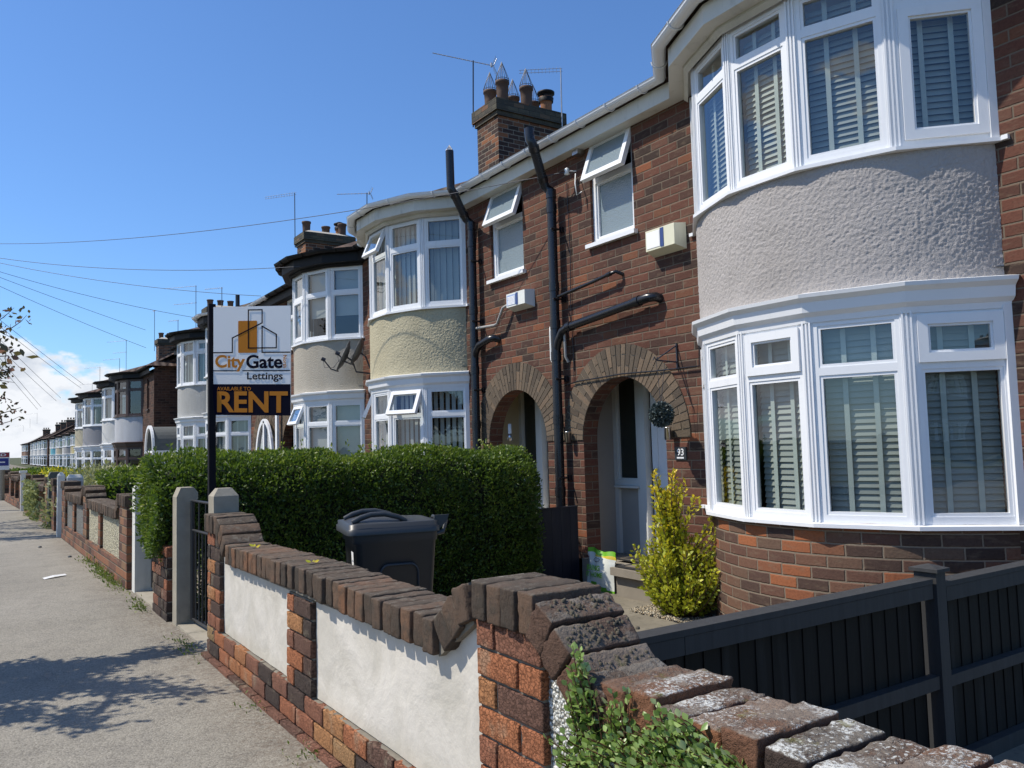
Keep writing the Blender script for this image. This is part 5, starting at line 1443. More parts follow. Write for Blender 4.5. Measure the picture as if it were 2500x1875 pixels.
def post(x0, x1, y0, y1, z1, m, label, style='pyramid', name='gate_post', group='gate posts along the footway'):
    b = MB(); c = (z1-.05)
    ox, oy = (x0+x1)/2, (y0+y1)/2
    if style == 'pyramid':
        b.box(x0, x1, y0, y1, -.25, c)
        i = .035; lo = [(x0, y0, c), (x1, y0, c), (x1, y1, c), (x0, y1, c)]; hi = [(x0+i, y0+i, z1), (x1-i, y0+i, z1), (x1-i, y1-i, z1), (x0+i, y1-i, z1)]
        b.f.pop(1); b.uv.pop(1); b.mi.pop(1); b.bid.pop(1); b.sm.pop(1)
        for k in range(4): j = (k+1) % 4; b.face([lo[k], lo[j], hi[j], hi[k]])
        b.face(hi)
    elif style == 'notch':
        b.prism([(x0, y0, -.25), (x0, y0, c-.02), (x0+.03, y0, z1), (x1-.03, y0, z1), (x1, y0, c+.01), (x1, y0, c-.04), (x1-.03, y0, c-.07), (x1-.03, y0, -.25)], (0, y1-y0, 0))
    elif style == 'cap':
        b.box(x0, x1, y0, y1, -.25, c); b.box(x0-.03, x1+.03, y0-.03, y1+.03, c, z1)
    else: b.lathe((ox, oy, 0), [(.07, -.2), (.07, c), (.09, c+.01), (.05, c+.04), (0, z1)], 12)
    o = b.build(name, M[m], None, .006, origin=(ox, oy, 0))
    return tag(o, label, 'gate post', group)
post(1.30, 1.46, 5.575, 5.72, 1.055, 'concrete', 'squat grey concrete gate post with chamfered top beside the sign')
post(1.275, 1.43, 6.63, 6.78, 1.03, 'concrete', 'tall stained concrete gate post with a notched top', 'notch')
post(1.255, 1.42, 8.44, 8.60, 1.02, 'concrete_white', 'whitewashed gate post half hidden by the hedge end', 'pyramid')
post(1.10, 1.20, 15.05, 15.25, 1.03, 'concrete_white', 'slim whitewashed gate post with a pointed top')
post(1.22, 1.45, 14.9, 15.1, .99, 'concrete_white', 'broad whitewashed gate post behind the slim pointed one', 'pyramid')
post(1.12, 1.32, 17.35, 17.6, 1.0, 'concrete_dark', 'dark painted concrete gate post before the yellow brick wall', 'notch')
post(.90, 1.0, 23.0, 23.15, .96, 'white_paint', 'slim white gate post with a flat cap', 'cap')
post(.60, .72, 29.2, 29.35, .98, 'concrete', 'small far grey gate post with rounded cap', 'round')

def gate(x, y0, y1, z0, z1, label, dx=0.):
    t = thing('garden_gate', (x, (y0+y1)/2, 0), label, 'gate', 'black iron gates')
    P = lambda y: (x+dx*(y-y0)/(y1-y0), y)
    b = MB()
    for z in (z0, z1-.22 if z1 > .7 else z1-.1, z1): b.tube([(*P(y0), z), (*P(y1), z)], .011, 6)
    b.tube([(*P(y0), z0), (*P(y0), z1)], .019, 6); b.tube([(*P(y1), z0), (*P(y1), z1)], .019, 6); b.build('frame', M['gate'], t)
    b = MB(); k = max(3, int((y1-y0)/.085))
    for i in range(1, k): b.tube([(*P(y0+(y1-y0)*i/k), z0), (*P(y0+(y1-y0)*i/k), z1-(.0 if i % 2 else .22))], .007, 6)
    b.build('bars', M['gate'], t)
    return t
gate(1.42, 5.78, 6.58, .05, .93, 'black iron gate between the two grey concrete posts', -.04)
gate(1.40, 7.52, 8.36, .05, .62, 'low black iron gate under the hedge end')
th = MB(); th.box(1.28, 1.62, 5.60, 6.62, -.05, .012); tag(th.build('threshold', M['concrete'], bevel=.006), 'pale concrete threshold strip under the first gate', 'threshold')
th = MB(); th.box(1.26, 1.62, 7.46, 8.44, -.05, .012); tag(th.build('threshold', M['concrete'], bevel=.006), 'concrete threshold strip under the low far gate', 'threshold')

# ------------------------------------------------------------------ fences
def board_fence():
    y = 2.15
    t = thing('timber_fence', (3.5, y, ZG), 'charcoal painted board fence running from the near wall to the bow', 'fence')
    def panel(xa, xb, zt, nm):
        b = MB(); x = xa
        while x < xb:
            w = min(.098, xb-x); bid = random.random()*.6; b.prism([(x, y, ZG), (x+w, y+.005, ZG), (x+w, y+.022, ZG), (x, y+.010, ZG)], (0, 0, zt-ZG), 0, bid); x += .092
        o = b.build(nm, M['fence'], t); return o
    panel(1.46, 3.585, .60, 'board_panel'); panel(3.70, 5.45, .585, 'board_panel')
    def rail(xa, xb, z0, z1, proud=.045): b = MB(); b.box(xa, xb, y-proud, y, z0, z1); return b.build('rail', M['fence_rail'], t, .003)
    rail(1.47, 2.06, .553, .615); rail(2.063, 3.60, .553, .615); rail(3.71, 5.45, .528, .592); rail(1.46, 3.61, .155, .212); rail(3.705, 5.45, .150, .200); rail(3.70, 5.45, ZG, ZG+.07)
    cp = MB(); cp.box(1.46, 3.60, y-.048, y+.035, .617, .640); cp.build('cap_rail', M['fence_rail'], t, .004); cp = MB(); cp.box(3.70, 5.45, y-.048, y+.035, .594, .616); cp.build('cap_rail', M['fence_rail'], t, .004)
    p = MB(); p.box(3.615, 3.69, y-.055, y+.05, ZG-.1, .665); po = p.build('post', M['fence_rail'], t, .004)
    c = MB(); c.box(3.60, 3.705, y-.07, y+.065, .667, .682); lo = [(3.60, y-.07, .682), (3.705, y-.07, .682), (3.705, y+.065, .682), (3.60, y+.065, .682)]; ap = (3.652, y, .70)
    for i in range(4): c.face([lo[i], lo[(i+1) % 4], ap])
    c.build('cap', M['fence_rail'], po)
board_fence()
t = thing('timber_fence', (5.1, 7.12, ZG), 'short navy black board panel between the hedge and the brick pillar', 'fence')
b = MB(); x = 4.62
while x < 5.44:
    b.box(x, min(x+.118, 5.45), 7.105, 7.13, ZG, .595, 0, random.random()*.5); x += .121
b.build('board_panel', M['fence_navy'], t, .002); b = MB(); b.box(4.62, 5.45, 7.095, 7.14, .597, .606); b.build('cap_rail', M['fence_navy'], t)

# ------------------------------------------------------------------ hedges and bushes
def lump(p, s=1.3, a=.06): return a*noise.noise(Vector(p)*s)+a*.5*noise.noise(Vector(p)*s*3)
def hedge(name, label, x0, x1, ya, yb, zt, count, size, m='hedge', seed=1, front=.45, z0=ZG, group='clipped hedges', cat='hedge', shoots=60, cutoff=None, core=True):
    """clipped hedge running along x: upright near face, shoulder rounded towards the camera, leaves on every side"""
    t = thing(name, ((x0+x1)/2, (ya+yb)/2, z0), label, cat, group)
    g = np.random.default_rng(seed); sh = front
    prof = [(ya, z0), (ya-.02, z0+.3*(zt-z0)), (ya, zt-sh*.92), (ya+sh*.12, zt-sh*.55), (ya+sh*.38, zt-sh*.22), (ya+sh*.8, zt-.03), (yb-.12, zt), (yb, zt-.12), (yb, z0)]
    seg = [(Vector((0, *prof[i])), Vector((0, *prof[i+1]))) for i in range(len(prof)-1)]
    Ls = [(b_-a_).length for a_, b_ in seg]; wts = np.array([l*(.35 if i >= len(Ls)-1 else 1) for i, l in enumerate(Ls)]); wts /= wts.sum()
    P = []; Dn = []; B = []
    idx = g.choice(len(seg), count, p=wts); tt = g.random(count); xx = x0+(x1-x0)*g.random(count); depth = g.random(count)
    for i in range(count):
        a_, b_ = seg[idx[i]]; p = a_.lerp(b_, tt[i]); nn = Vector((0, -(b_-a_).z, (b_-a_).y)).normalized()
        nn = Vector((0, -abs(nn.y) if idx[i] < 4 else nn.y, nn.z)) if idx[i] != len(seg)-1 else Vector((0, 1, 0))
        if idx[i] in (0, 1, 2, 3): nn = Vector((0, (a_-b_).z, (b_-a_).y)).normalized()
        p.x = xx[i]; dp = depth[i]**2*.13
        # rounded ends
        ed = min(p.x-x0, x1-p.x); rr = .16
        if ed < rr:
            q = 1-(ed/rr); yc = (ya+yb)/2; p.y += (yc-p.y)*.12*q*q; p.z -= (.22 if p.x < x0+.4 else .10)*q*q*(p.z-z0)/(zt-z0)
        p += nn*(lump(p, 1.5, .07)+lump(p, 5, .03)-dp); P.append(p); Dn.append(nn); B.append(1-dp*5)
    # the two end faces
    ce = int(count*.5*(yb-ya)/(x1-x0)*1.3)
    for i in range(ce*2):
        s_ = -1 if i % 2 else 1; y = ya+(yb-ya)*g.random(); z = z0+(zt-z0)*g.random()
        lim = zt-sh*max(0, 1-(y-ya)/sh)**2*.95
        if z > lim: continue
        p = Vector((x0 if s_ < 0 else x1, y, z)); nn = Vector((s_, 0, 0)); dp = g.random()**2*.12; p += nn*(lump(p, 1.7, .08)-dp); P.append(p); Dn.append(nn); B.append(1-dp*5)
    if cutoff is not None:
        kp = [i_ for i_, p_ in enumerate(P) if not (p_.x < cutoff[0] and p_.z < cutoff[1]+.10*noise.noise(p_*4)+(p_.x-x0)*.0)]
        P = [P[i_] for i_ in kp]; Dn = [Dn[i_] for i_ in kp]; B = [B[i_] for i_ in kp]
    # stray shoots standing above the cut
    for i in range(shoots):
        x = x0+(x1-x0)*g.random(); y = ya+sh*.5+(yb-ya-sh*.5)*g.random(); hgt = g.random()**2*.10+.02
        for j in range(9): P.append(Vector((x+g.normal()*.004, y+g.normal()*.004, zt-.02+hgt*j/8+.0))); Dn.append(Vector((g.normal()*.6, g.normal()*.6, .9))); B.append(1.)
    P = np.array([tuple(p) for p in P]); Dn = np.array([tuple(q) for q in Dn]); B = np.array(B)
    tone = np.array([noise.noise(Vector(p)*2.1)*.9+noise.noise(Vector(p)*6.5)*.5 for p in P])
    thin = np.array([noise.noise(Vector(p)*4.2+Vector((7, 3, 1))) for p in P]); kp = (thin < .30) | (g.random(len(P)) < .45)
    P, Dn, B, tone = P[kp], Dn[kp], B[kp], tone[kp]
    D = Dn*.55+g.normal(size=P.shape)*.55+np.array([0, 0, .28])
    bid = np.clip(g.random(len(P))*.62+.18+tone*.30+(P[:, 2]-(zt-.35)).clip(0, .4)*.7, 0, 1)*np.clip(B, .3, 1)  # leaves near the top tinted brighter, sunlit top painted in; deep ones darker
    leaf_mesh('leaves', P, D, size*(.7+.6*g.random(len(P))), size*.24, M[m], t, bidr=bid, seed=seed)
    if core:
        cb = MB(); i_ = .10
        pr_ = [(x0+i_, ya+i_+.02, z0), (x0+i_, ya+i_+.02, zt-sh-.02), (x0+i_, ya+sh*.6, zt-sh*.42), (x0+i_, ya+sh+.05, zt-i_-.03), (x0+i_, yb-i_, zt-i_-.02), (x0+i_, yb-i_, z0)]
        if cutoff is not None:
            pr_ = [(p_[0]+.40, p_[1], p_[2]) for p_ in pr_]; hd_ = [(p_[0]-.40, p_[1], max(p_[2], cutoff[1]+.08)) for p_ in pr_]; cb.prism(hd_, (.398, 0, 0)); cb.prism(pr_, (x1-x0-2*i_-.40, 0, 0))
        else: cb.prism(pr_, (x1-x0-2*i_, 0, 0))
        cb.build('branches_or_core', M['hedge_core'], t)  # in a hedge: dark solid core added inside the leaves to block light
    return t
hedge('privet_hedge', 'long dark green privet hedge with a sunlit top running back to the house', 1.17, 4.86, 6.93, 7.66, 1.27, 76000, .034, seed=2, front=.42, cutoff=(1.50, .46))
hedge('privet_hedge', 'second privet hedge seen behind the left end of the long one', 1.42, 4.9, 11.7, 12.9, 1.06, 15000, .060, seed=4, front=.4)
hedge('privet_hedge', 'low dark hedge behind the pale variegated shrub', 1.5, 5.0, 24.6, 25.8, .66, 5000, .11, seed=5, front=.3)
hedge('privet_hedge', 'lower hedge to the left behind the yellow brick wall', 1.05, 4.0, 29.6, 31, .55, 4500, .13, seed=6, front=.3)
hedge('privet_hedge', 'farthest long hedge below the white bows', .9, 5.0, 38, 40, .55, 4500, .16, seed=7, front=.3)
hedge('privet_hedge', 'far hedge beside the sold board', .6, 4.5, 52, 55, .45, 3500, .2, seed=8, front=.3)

def shrub(name, label, c, rad, count, size, m, cat='shrub', seed=1, wid=.24, spikes=0, zb=ZG, stems=8, shape=None, out=.55):
    t = thing(name, (c[0], c[1], zb), label, cat)
    g = np.random.default_rng(seed); ctr = np.array(c)
    u = g.normal(size=(count, 3)); u /= np.linalg.norm(u, axis=1, keepdims=True)
    r = .55+.5*g.random((count, 1))**.6
    lum = np.array([noise.noise(Vector(q)*2.4+Vector((seed, 0, 0))) for q in u])[:, None]*.35+1
    P = ctr+u*r*lum*np.array(rad); 
    keep = P[:, 2] > zb+.03; P = P[keep]; u = u[keep]
    D = u*out+g.normal(size=P.shape)*.5+np.array([0, 0, .35])
    bid = g.random(len(P))*.8+.2*(P[:, 2] > ctr[2])
    leaf_mesh('leaves', P, D, size*(.7+.6*g.random(len(P))), size*wid, M[m], t, bidr=bid, seed=seed)
    s_ = MB()
    for i in range(stems):
        a = 6.283*i/stems; e = ctr+np.array([math.cos(a)*rad[0]*.6, math.sin(a)*rad[1]*.6, rad[2]*g.uniform(-.2, .6)]); s_.tube([(c[0]+.03*math.cos(a), c[1]+.03*math.sin(a), zb-.02), tuple((np.array([c[0], c[1], zb])+e)/2+g.normal(size=3)*.03), tuple(e)], [.012, .008, .004], 6)
    s_.build('stems', M['stem'], t)
    return t
shrub('variegated_shrub', 'pale cream variegated shrub behind the white gate post', (2.05, 17.3, .40), (.95, 1.5, .62), 7500, .085, 'varieg', seed=3)
shrub('green_shrub', 'low light green shrub left of the variegated one', (1.9, 22.8, .45), (.8, 1.2, .50), 3500, .10, 'golden', seed=13)

# golden privet by the bow: many upright shoots, each with its own leaves
t = thing('golden_bush', (5.08, 5.22, ZG), 'yellow green golden privet bush by the curved brick bay', 'bush')
g = np.random.default_rng(21); P = []; D = []; B = []; sm = MB()
def shoot(base, tip, n_, sz=.03):
    base, tip = np.array(base), np.array(tip); mid = (base+tip)/2+g.normal(size=3)*.03
    pts = [(1-s_)**2*base+2*s_*(1-s_)*mid+s_**2*tip for s_ in np.linspace(0, 1, 7)]
    sm.tube([tuple(p) for p in pts], [.006-.0007*i for i in range(7)], 5, cap=False)
    ax = (tip-base)/np.linalg.norm(tip-base)
    for i in range(n_):
        s_ = .22+.78*(i+g.random())/n_; p = (1-s_)**2*base+2*s_*(1-s_)*mid+s_**2*tip
        q = g.normal(size=3); q -= ax*q.dot(ax); q /= np.linalg.norm(q)
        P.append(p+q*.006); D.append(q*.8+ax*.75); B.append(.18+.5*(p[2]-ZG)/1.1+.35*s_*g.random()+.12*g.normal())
for i in range(235):
    a = g.random()*6.283; r = g.random()**.5
    x, y = 5.08+.27*r*math.cos(a), 5.20+.43*r*math.sin(a)
    z = ZG+.15+g.random()**.8*(.62-.25*r*r)
    shoot((5.08+.06*math.cos(a), 5.20+.08*math.sin(a), max(ZG, z-.45)), (x, y, z), 30)
for i in range(78):     # the tall left spire
    x, y = 5.03+g.normal()*.055, 5.30+g.normal()*.085; z = .30+g.random()**.8*.60
    shoot((5.06, 5.27, z-.42), (x, y-.0, z), 26)
for a_, b_, z_ in ((4.98, 5.33, 1.0), (5.02, 5.20, 1.02), (5.0, 5.42, .86), (5.05, 5.12, .93), (4.98, 5.50, .40), (5.0, 5.72, .33), (4.96, 5.66, .22), (5.1, 5.0, .80), (5.12, 4.86, .62), (5.15, 4.80, .55)):
    for k in range(3): shoot((5.05, 5.25, z_-.5), (a_+g.normal()*.02, b_+g.normal()*.03, z_+g.normal()*.02), 26)
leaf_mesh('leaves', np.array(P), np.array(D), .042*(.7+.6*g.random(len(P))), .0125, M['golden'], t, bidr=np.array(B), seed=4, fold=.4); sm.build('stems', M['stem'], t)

# pellitory growing out of the near coping: short upright stems with round leaves
t = thing('wall_plant', (1.22, 1.45, .3), 'bright green leafy weed with reddish stems on the nearest wall', 'plant')
g = np.random.default_rng(33); P = []; D = []; B = []; Lz = []; sm = MB()
def sprig(b_, tip, n_=11, sz=.022):
    b_, tip = np.array(b_), np.array(tip); ax = (tip-b_); ln = np.linalg.norm(ax); ax = ax/ln
    mid = (b_+tip)/2+g.normal(size=3)*.012
    pts = [(1-s_)**2*b_+2*s_*(1-s_)*mid+s_**2*tip for s_ in np.linspace(0, 1, 5)]
    sm.tube([tuple(p) for p in pts], [.0022, .002, .0018, .0015, .001], 4, cap=False)
    for i in range(n_):
        s_ = .15+.85*(i+.5)/n_; p = (1-s_)**2*b_+2*s_*(1-s_)*mid+s_**2*tip; a = i*2.4+g.random(); q = np.array([math.cos(a), math.sin(a), .25]); q -= ax*q.dot(ax)*.6
        P.append(p); D.append(q+ax*(.25+.9*(s_ > .8))); B.append(.25+.55*s_+.2*g.normal()); Lz.append(sz*(1.1-.45*s_)*g.uniform(.8, 1.25))
for i in range(1250):
    y = g.uniform(.70, 1.66) if i < 420 else g.uniform(.80, 1.46); top = .665+.05*math.sin(y*11+1)
    z = .20+g.random()**.8*(top-.22); 
    if y > 1.56: z = min(z, .40+(1.70-y)*2.3)
    x = 1.245-.05*g.random()-.05*(1-(z-.2)/.5)
    sprig((1.27, y+g.normal()*.02, z-.03), (x-.03, y+g.normal()*.03, z+.03+g.random()*.03), 9, .027)
for (y, z) in ((1.605, .80), (1.59, .77), (1.62, .74), (1.57, .72), (1.63, .69), (1.50, .70), (1.47, .72), (1.34, .71), (1.32, .73), (1.36, .68), (1.20, .66), (1.11, .67), (1.02, .66), (.93, .64)):
    for k in range(4): sprig((1.25, y+g.normal()*.015, z-.16), (1.215+g.normal()*.012, y+g.normal()*.018, z-.01+g.normal()*.015), 15, .027)
leaf_mesh('leaves', np.array(P), np.array(D), np.array(Lz), np.array(Lz)*.36, M['creeper'], t, bidr=np.array(B), seed=9, fold=.5); sm.build('stems', M['stem_red'], t)

# small weeds along the wall foot
WP, WD, WL_ = [], [], []
for k, (y, n_, s_) in enumerate(((5.78, 110, .024), (4.25, 26, .022), (3.45, 34, .022), (2.78, 60, .026), (7.6, 120, .03), (9.2, 300, .03), (10.1, 360, .035), (11.3, 80, .03), (17.0, 70, .05), (19.5, 150, .06), (20.8, 100, .06))):
    g = np.random.default_rng(100+k); x = xw(y)-.03; sp = .02+.0022*n_**.9
    WP.append(np.stack([x-np.abs(g.normal(size=n_))*.05, y+g.normal(size=n_)*sp, np.abs(g.normal(size=n_))*.03], 1)); WD.append(g.normal(size=(n_, 3))*.6+np.array([-.3, 0, .8])); WL_.append(s_*1.5*(.6+g.random(n_)))
WL_ = np.concatenate(WL_)*.6
tag(leaf_mesh('weeds', np.concatenate(WP), np.concatenate(WD), WL_, WL_*.16, M['weed'], None, seed=5), 'straggling weeds and grass along the foot of the garden walls', 'weeds', kind='stuff')
t = thing('ivy', (1.1, 20.2, .4), 'grey green ivy hanging over the yellow brick wall', 'ivy')
g = np.random.default_rng(77); n_ = 900; yy = g.uniform(19.3, 21.6, n_); P = np.stack([np.array([xw(q) for q in yy])-.04-g.random(n_)*.05, yy, .15+g.random(n_)*.62], 1)
leaf_mesh('leaves', P, g.normal(size=(n_, 3))+np.array([-.6, 0, .2]), .09, .03, M['varieg'], t, bidr=g.random(n_)*.5, seed=3)
# fallen leaves on the coping
for i, (x, y, lab) in enumerate(((1.33, 4.75, 'curled yellow leaf lying on the near coping, far one'), (1.36, 3.85, 'curled yellow leaf lying on the coping over the middle pier'))):
    P = np.array([[x, y, .752]]*3)+np.random.default_rng(i).normal(size=(3, 3))*.006; tag(leaf_mesh('fallen_leaf', P, np.array([[.3, 1, .2], [-.6, .4, .3], [.5, -.6, .4]]), .035, .008, M['golden'], None, bidr=np.array([.8, .7, .9])), lab, 'leaf')

# ------------------------------------------------------------------ street trees on the left
def tree(base, h_, spread, label, seed, leaves, lsize, boughs, m='tree_leaf', clump=.28):
    t = thing('street_tree', base, label, 'tree', 'street trees by the kerb')
    g = np.random.default_rng(seed); tb = MB(); bx, by, bz = base
    top = (bx+.05, by+.03, h_*.42); tb.tube([(bx, by, -.05), (bx+.02, by, h_*.2), top], [.13, .10, .085], 12); tb.build('trunk', M['bark'], t)
    br = MB(); P = []; D = []
    for (ex, ey, ez) in boughs:
        e = np.array([ex, ey, ez]); s0 = np.array(top); mid = (s0+e)/2+g.normal(size=3)*.12+np.array([0, 0, .12])
        pts = [(1-s_)**2*s0+2*s_*(1-s_)*mid+s_**2*e for s_ in np.linspace(0, 1, 8)]
        br.tube([tuple(p) for p in pts], list(np.linspace(.045, .007, 8)), 6, cap=False)
        for k in range(9):      # side twigs, each carrying a loose bunch of leaves
            s_ = .40+.60*k/8; p = (1-s_)**2*s0+2*s_*(1-s_)*mid+s_**2*e; d = g.normal(size=3)*.5+(e-s0)/np.linalg.norm(e-s0)*.8; q = p+d/np.linalg.norm(d)*g.uniform(.12, clump*1.4)
            br.tube([tuple(p), tuple((p+q)/2+g.normal(size=3)*.02), tuple(q)], [.008, .005, .003], 4, cap=False)
            n_ = int(leaves/len(boughs)/9); tt = g.random(n_)[:, None]
            P.append(p+(q-p)*tt+g.normal(size=(n_, 3))*clump*.20); D.append(g.normal(size=(n_, 3))+d*.3)
    P = np.concatenate(P); D = np.concatenate(D)
    br.build('branches_or_core', M['bark'], t); leaf_mesh('crown', P, D, lsize*(.6+.8*g.random(len(P))), lsize*.26, M[m], t, seed=seed)
    return t
# near tree: its crown stays left of the view, its shadow falls on the footway
def boughs_shadow(pts): return [(x-zz/1.6, y+.375*zz, zz) for x, y, zz in pts]
tree((-2.0, 6.9, 0), 3.6, 1.2, 'slender street tree just left of the view shading the footway', 5, 15000, .070,
     boughs_shadow([(1.10, 5.80, 2.0), (.85, 5.72, 2.1), (.55, 5.62, 2.3), (.70, 5.25, 2.0), (.85, 4.98, 2.0), (.40, 4.70, 2.1), (.20, 5.9, 2.5), (.05, 5.55, 2.6), (-.2, 5.75, 2.8), (-.3, 5.2, 2.6), (.30, 5.30, 2.2), (-.6, 5.6, 3.0), (-.5, 5.0, 2.6), (-.9, 5.5, 3.2), (.0, 5.05, 2.3), (-1.2, 5.9, 3.4)]), clump=.30)
k_ = 16/11.
tree((-2.0, 16.6, 0), 4.6, 2.2, 'plum tree with sparse reddish leaves at the left edge', 8, 2000, .085,
     [((x-.05)*k_, y*k_, 1.3+(z-1.3)*k_) for x, y, z in ((.16, 11.0, 3.12), (.28, 11.0, 2.90), (.36, 11.0, 2.78), (.33, 11, 2.52), (.33, 11.0, 2.28), (.16, 11.1, 2.22), (.0, 11.4, 2.35), (.24, 10.9, 1.98), (.28, 11.1, 1.80), (.22, 11.0, 1.66), (-.6, 11.2, 3.6), (-1.6, 11.8, 3.6), (-1.9, 12.4, 3.2), (-.2, 11.8, 3.0))], clump=.30)
tree((-1.75, 19, 0), 4.2, 2.2, 'farther street tree whose shade crosses the footway', 12, 2600, .07,
     [(-.4, 19, 3.2), (-.6, 18, 3.6), (-.7, 20, 3.5), (-1.4, 19, 4.4), (-2.2, 18, 4.0), (-2.6, 20, 3.6), (-.8, 21, 3.0), (-1.2, 17.4, 3.2)], clump=.4)

# the terrace across the road, which the windows mirror
def copy_turned(o, x, y, label, color):
    c = copy_tree(o, 0, label, color=color); c.location = (x, y, 0); c.rotation_euler = (0, 0, math.pi); c['group'] = 'terraced houses across the road'; return c
for i in range(6):
    copy_turned((A2, B2)[i % 2], -13.6, -9.5+5.255*i*1.0, ['house across the road opposite the neighbour', 'second house across the road', 'third house across the road, facing the golden bush', 'fourth house across the road', 'fifth house across the road', 'sixth house across the road'][i], (.4, .38, .34))

# ------------------------------------------------------------------ wheelie bin
def bin_():
    t = thing('wheelie_bin', (2.15, 4.95, ZG), 'dark grey wheelie bin standing behind the garden wall by the hedge', 'wheelie bin')
    zb, zt = ZG+.04, .760; b = MB()
    def ring(x0, x1, y0, y1, z, r=.05):
        P = []
        for cx_, cy_, a0 in ((x1-r, y1-r, 0), (x0+r, y1-r, 90), (x0+r, y0+r, 180), (x1-r, y0+r, 270)):
            for k in range(5): a = R(a0+22.5*k); P.append(V(cx_+r*math.cos(a), cy_+r*math.sin(a), z))
        return P
    lv = [(1.93, 2.40, 4.80, 5.22, zb), (1.92, 2.41, 4.79, 5.23, zb+.05), (1.875, 2.475, 4.745, 5.275, zt-.07), (1.86, 2.485, 4.735, 5.285, zt-.065), (1.86, 2.485, 4.735, 5.285, zt)]
    rs = [ring(*q) for q in lv]; n_ = len(rs[0])
    vs = [p for r in rs for p in r]; fs = [(i*n_+j, i*n_+(j+1) % n_, (i+1)*n_+(j+1) % n_, (i+1)*n_+j) for i in range(len(rs)-1) for j in range(n_)]
    b.mesh(vs, fs, 0, 0, True); b.face(rs[0][::-1]); bo = b.build('body', M['bin'], t)
    # raised arched panel on the side, handle frame and wheels at the back
    s = MB()
    def side(x, z):     # point on the slanting side facing the camera
        f = (z-zb)/(zt-.07-zb); return V(x, 4.79+(4.745-4.79)*f-.004, z)
    pts = [side(2.04, zb+.08), side(2.05, .48)]+[side(2.05+.06*(1-math.cos(R(a))), .50+.06*math.sin(R(a))) for a in range(0, 91, 18)]+[side(2.27+.06*math.sin(R(a)), .50+.06*math.cos(R(a))) for a in range(0, 91, 18)]+[side(2.33, .48), side(2.34, zb+.08)]
    s.tube(pts, .009, 6); s.build('moulded_arch', M['bin'], bo)
    hn = MB(); hn.tube([(2.45, 4.80, .72), (2.54, 4.80, .735), (2.57, 4.82, .80), (2.57, 5.20, .80), (2.54, 5.22, .735), (2.45, 5.22, .72)], .015, 8)
    hn.prism([(2.44, 4.775, .70), (2.56, 4.775, .80), (2.58, 4.775, .84), (2.47, 4.775, .84)], (0, .02, 0)); hn.build('handle', M['bin'], t)
    for y in (4.78, 5.19):
        w = MB(); w.lathe((0, 0, 0), [(.0, -.02), (.085, -.02), (.1, -.012), (.1, .012), (.085, .02), (0, .02)], 20); w.v = [(2.46+p[0], y+p[2], ZG+.10+p[1]) for p in w.v]; w.build('wheel', M['black_gutter'], t)
    # lid: stepped rim, domed middle with the two grip arches
    l = MB(); rr = [ring(1.815, 2.50, 4.71, 5.31, z, .06) for z in (zt-.012, zt+.022)]+[ring(1.825, 2.49, 4.72, 5.30, z, .06) for z in (zt+.026, zt+.050)]+[ring(1.86, 2.46, 4.76, 5.26, zt+.054, .06), ring(1.885, 2.42, 4.79, 5.23, zt+.062, .07), ring(1.95, 2.30, 4.85, 5.17, zt+.075, .08)]
    vs = [p for r in rr for p in r]
    for q in vs:
        if q.z > zt+.06: q.z -= .05*max(0, (q.x-2.15))
    fs = [(i*n_+j, i*n_+(j+1) % n_, (i+1)*n_+(j+1) % n_, (i+1)*n_+j) for i in range(len(rr)-1) for j in range(n_)]
    l.mesh(vs, fs, 0, 0, True); l.face(rr[-1]); l.face(rr[0][::-1])
    lo = l.build('lid', M['bin'], t)
    for y in (4.80, 5.15):
        ga = MB(); ga.tube([(1.86, y, zt+.06), (1.92, y, zt+.085), (2.0, y+.01, zt+.102), (2.10, y+.01, zt+.102), (2.2, y, zt+.080), (2.26, y, zt+.055)], [.018, .018, .016, .016, .016, .014], 8)
        ga.build('grip', M['bin'], lo)
    # white sticker with the number on the front
    sk = MB(); fr = (V(1.905, 5.08, 0), V(0, -1, 0), UPV, V(-1, 0, -.07).normalized())
    def fx(z): return 1.92+(1.875-1.92)*((z-zb-.05)/(zt-.12-zb))-.003
    for z0, z1 in ((.42, .51), (.53, .64)):
        sk.face([(fx(z0), 4.94, z0), (fx(z0), 4.86, z0), (fx(z1), 4.86, z1), (fx(z1), 4.94, z1)][::-1])
    sk.build('sticker', M['board_white'], bo)
    tx = MB(); put_text(tx, '93', (V(fx(.40)-.002, 4.94, 0), V(0, -1, 0), V(-.06, 0, 1).normalized(), V(-1, 0, 0)), .015, .428, .05, .075, 0, .01, .001, 1)
    put_text(tx, 'Hull', (V(fx(.50)-.002, 4.94, 0), V(0, -1, 0), V(-.06, 0, 1).normalized(), V(-1, 0, 0)), .012, .538, .045, .095, 0, .01, .001, 1); tx.build('lettering', M['bin'], bo)
M['bin'] = plain('dark grey bin plastic', (.038, .041, .044), .42, .15, 5, bump=.0006)
bin_()
_t = [o for o in bpy.data.objects if o.name.startswith('wheelie_bin')][0]
_M = Matrix.Translation(V(1.872, 4.70, 0)) @ Matrix.Rotation(R(-12.4), 4, 'Z') @ Matrix.Diagonal((.845, .85, 1, 1)) @ Matrix.Translation(V(-1.815, -4.71, 0))
_M = Matrix.Translation(V(0, 0, ZG)) @ Matrix.Diagonal((1, 1, 1.02, 1)) @ Matrix.Translation(V(0, 0, -ZG)) @ _M
for _o in bpy.data.objects:
    if _o.type == 'MESH' and (_o.parent is _t or (_o.parent is not None and _o.parent.parent is _t)): _o.data.transform(_M)

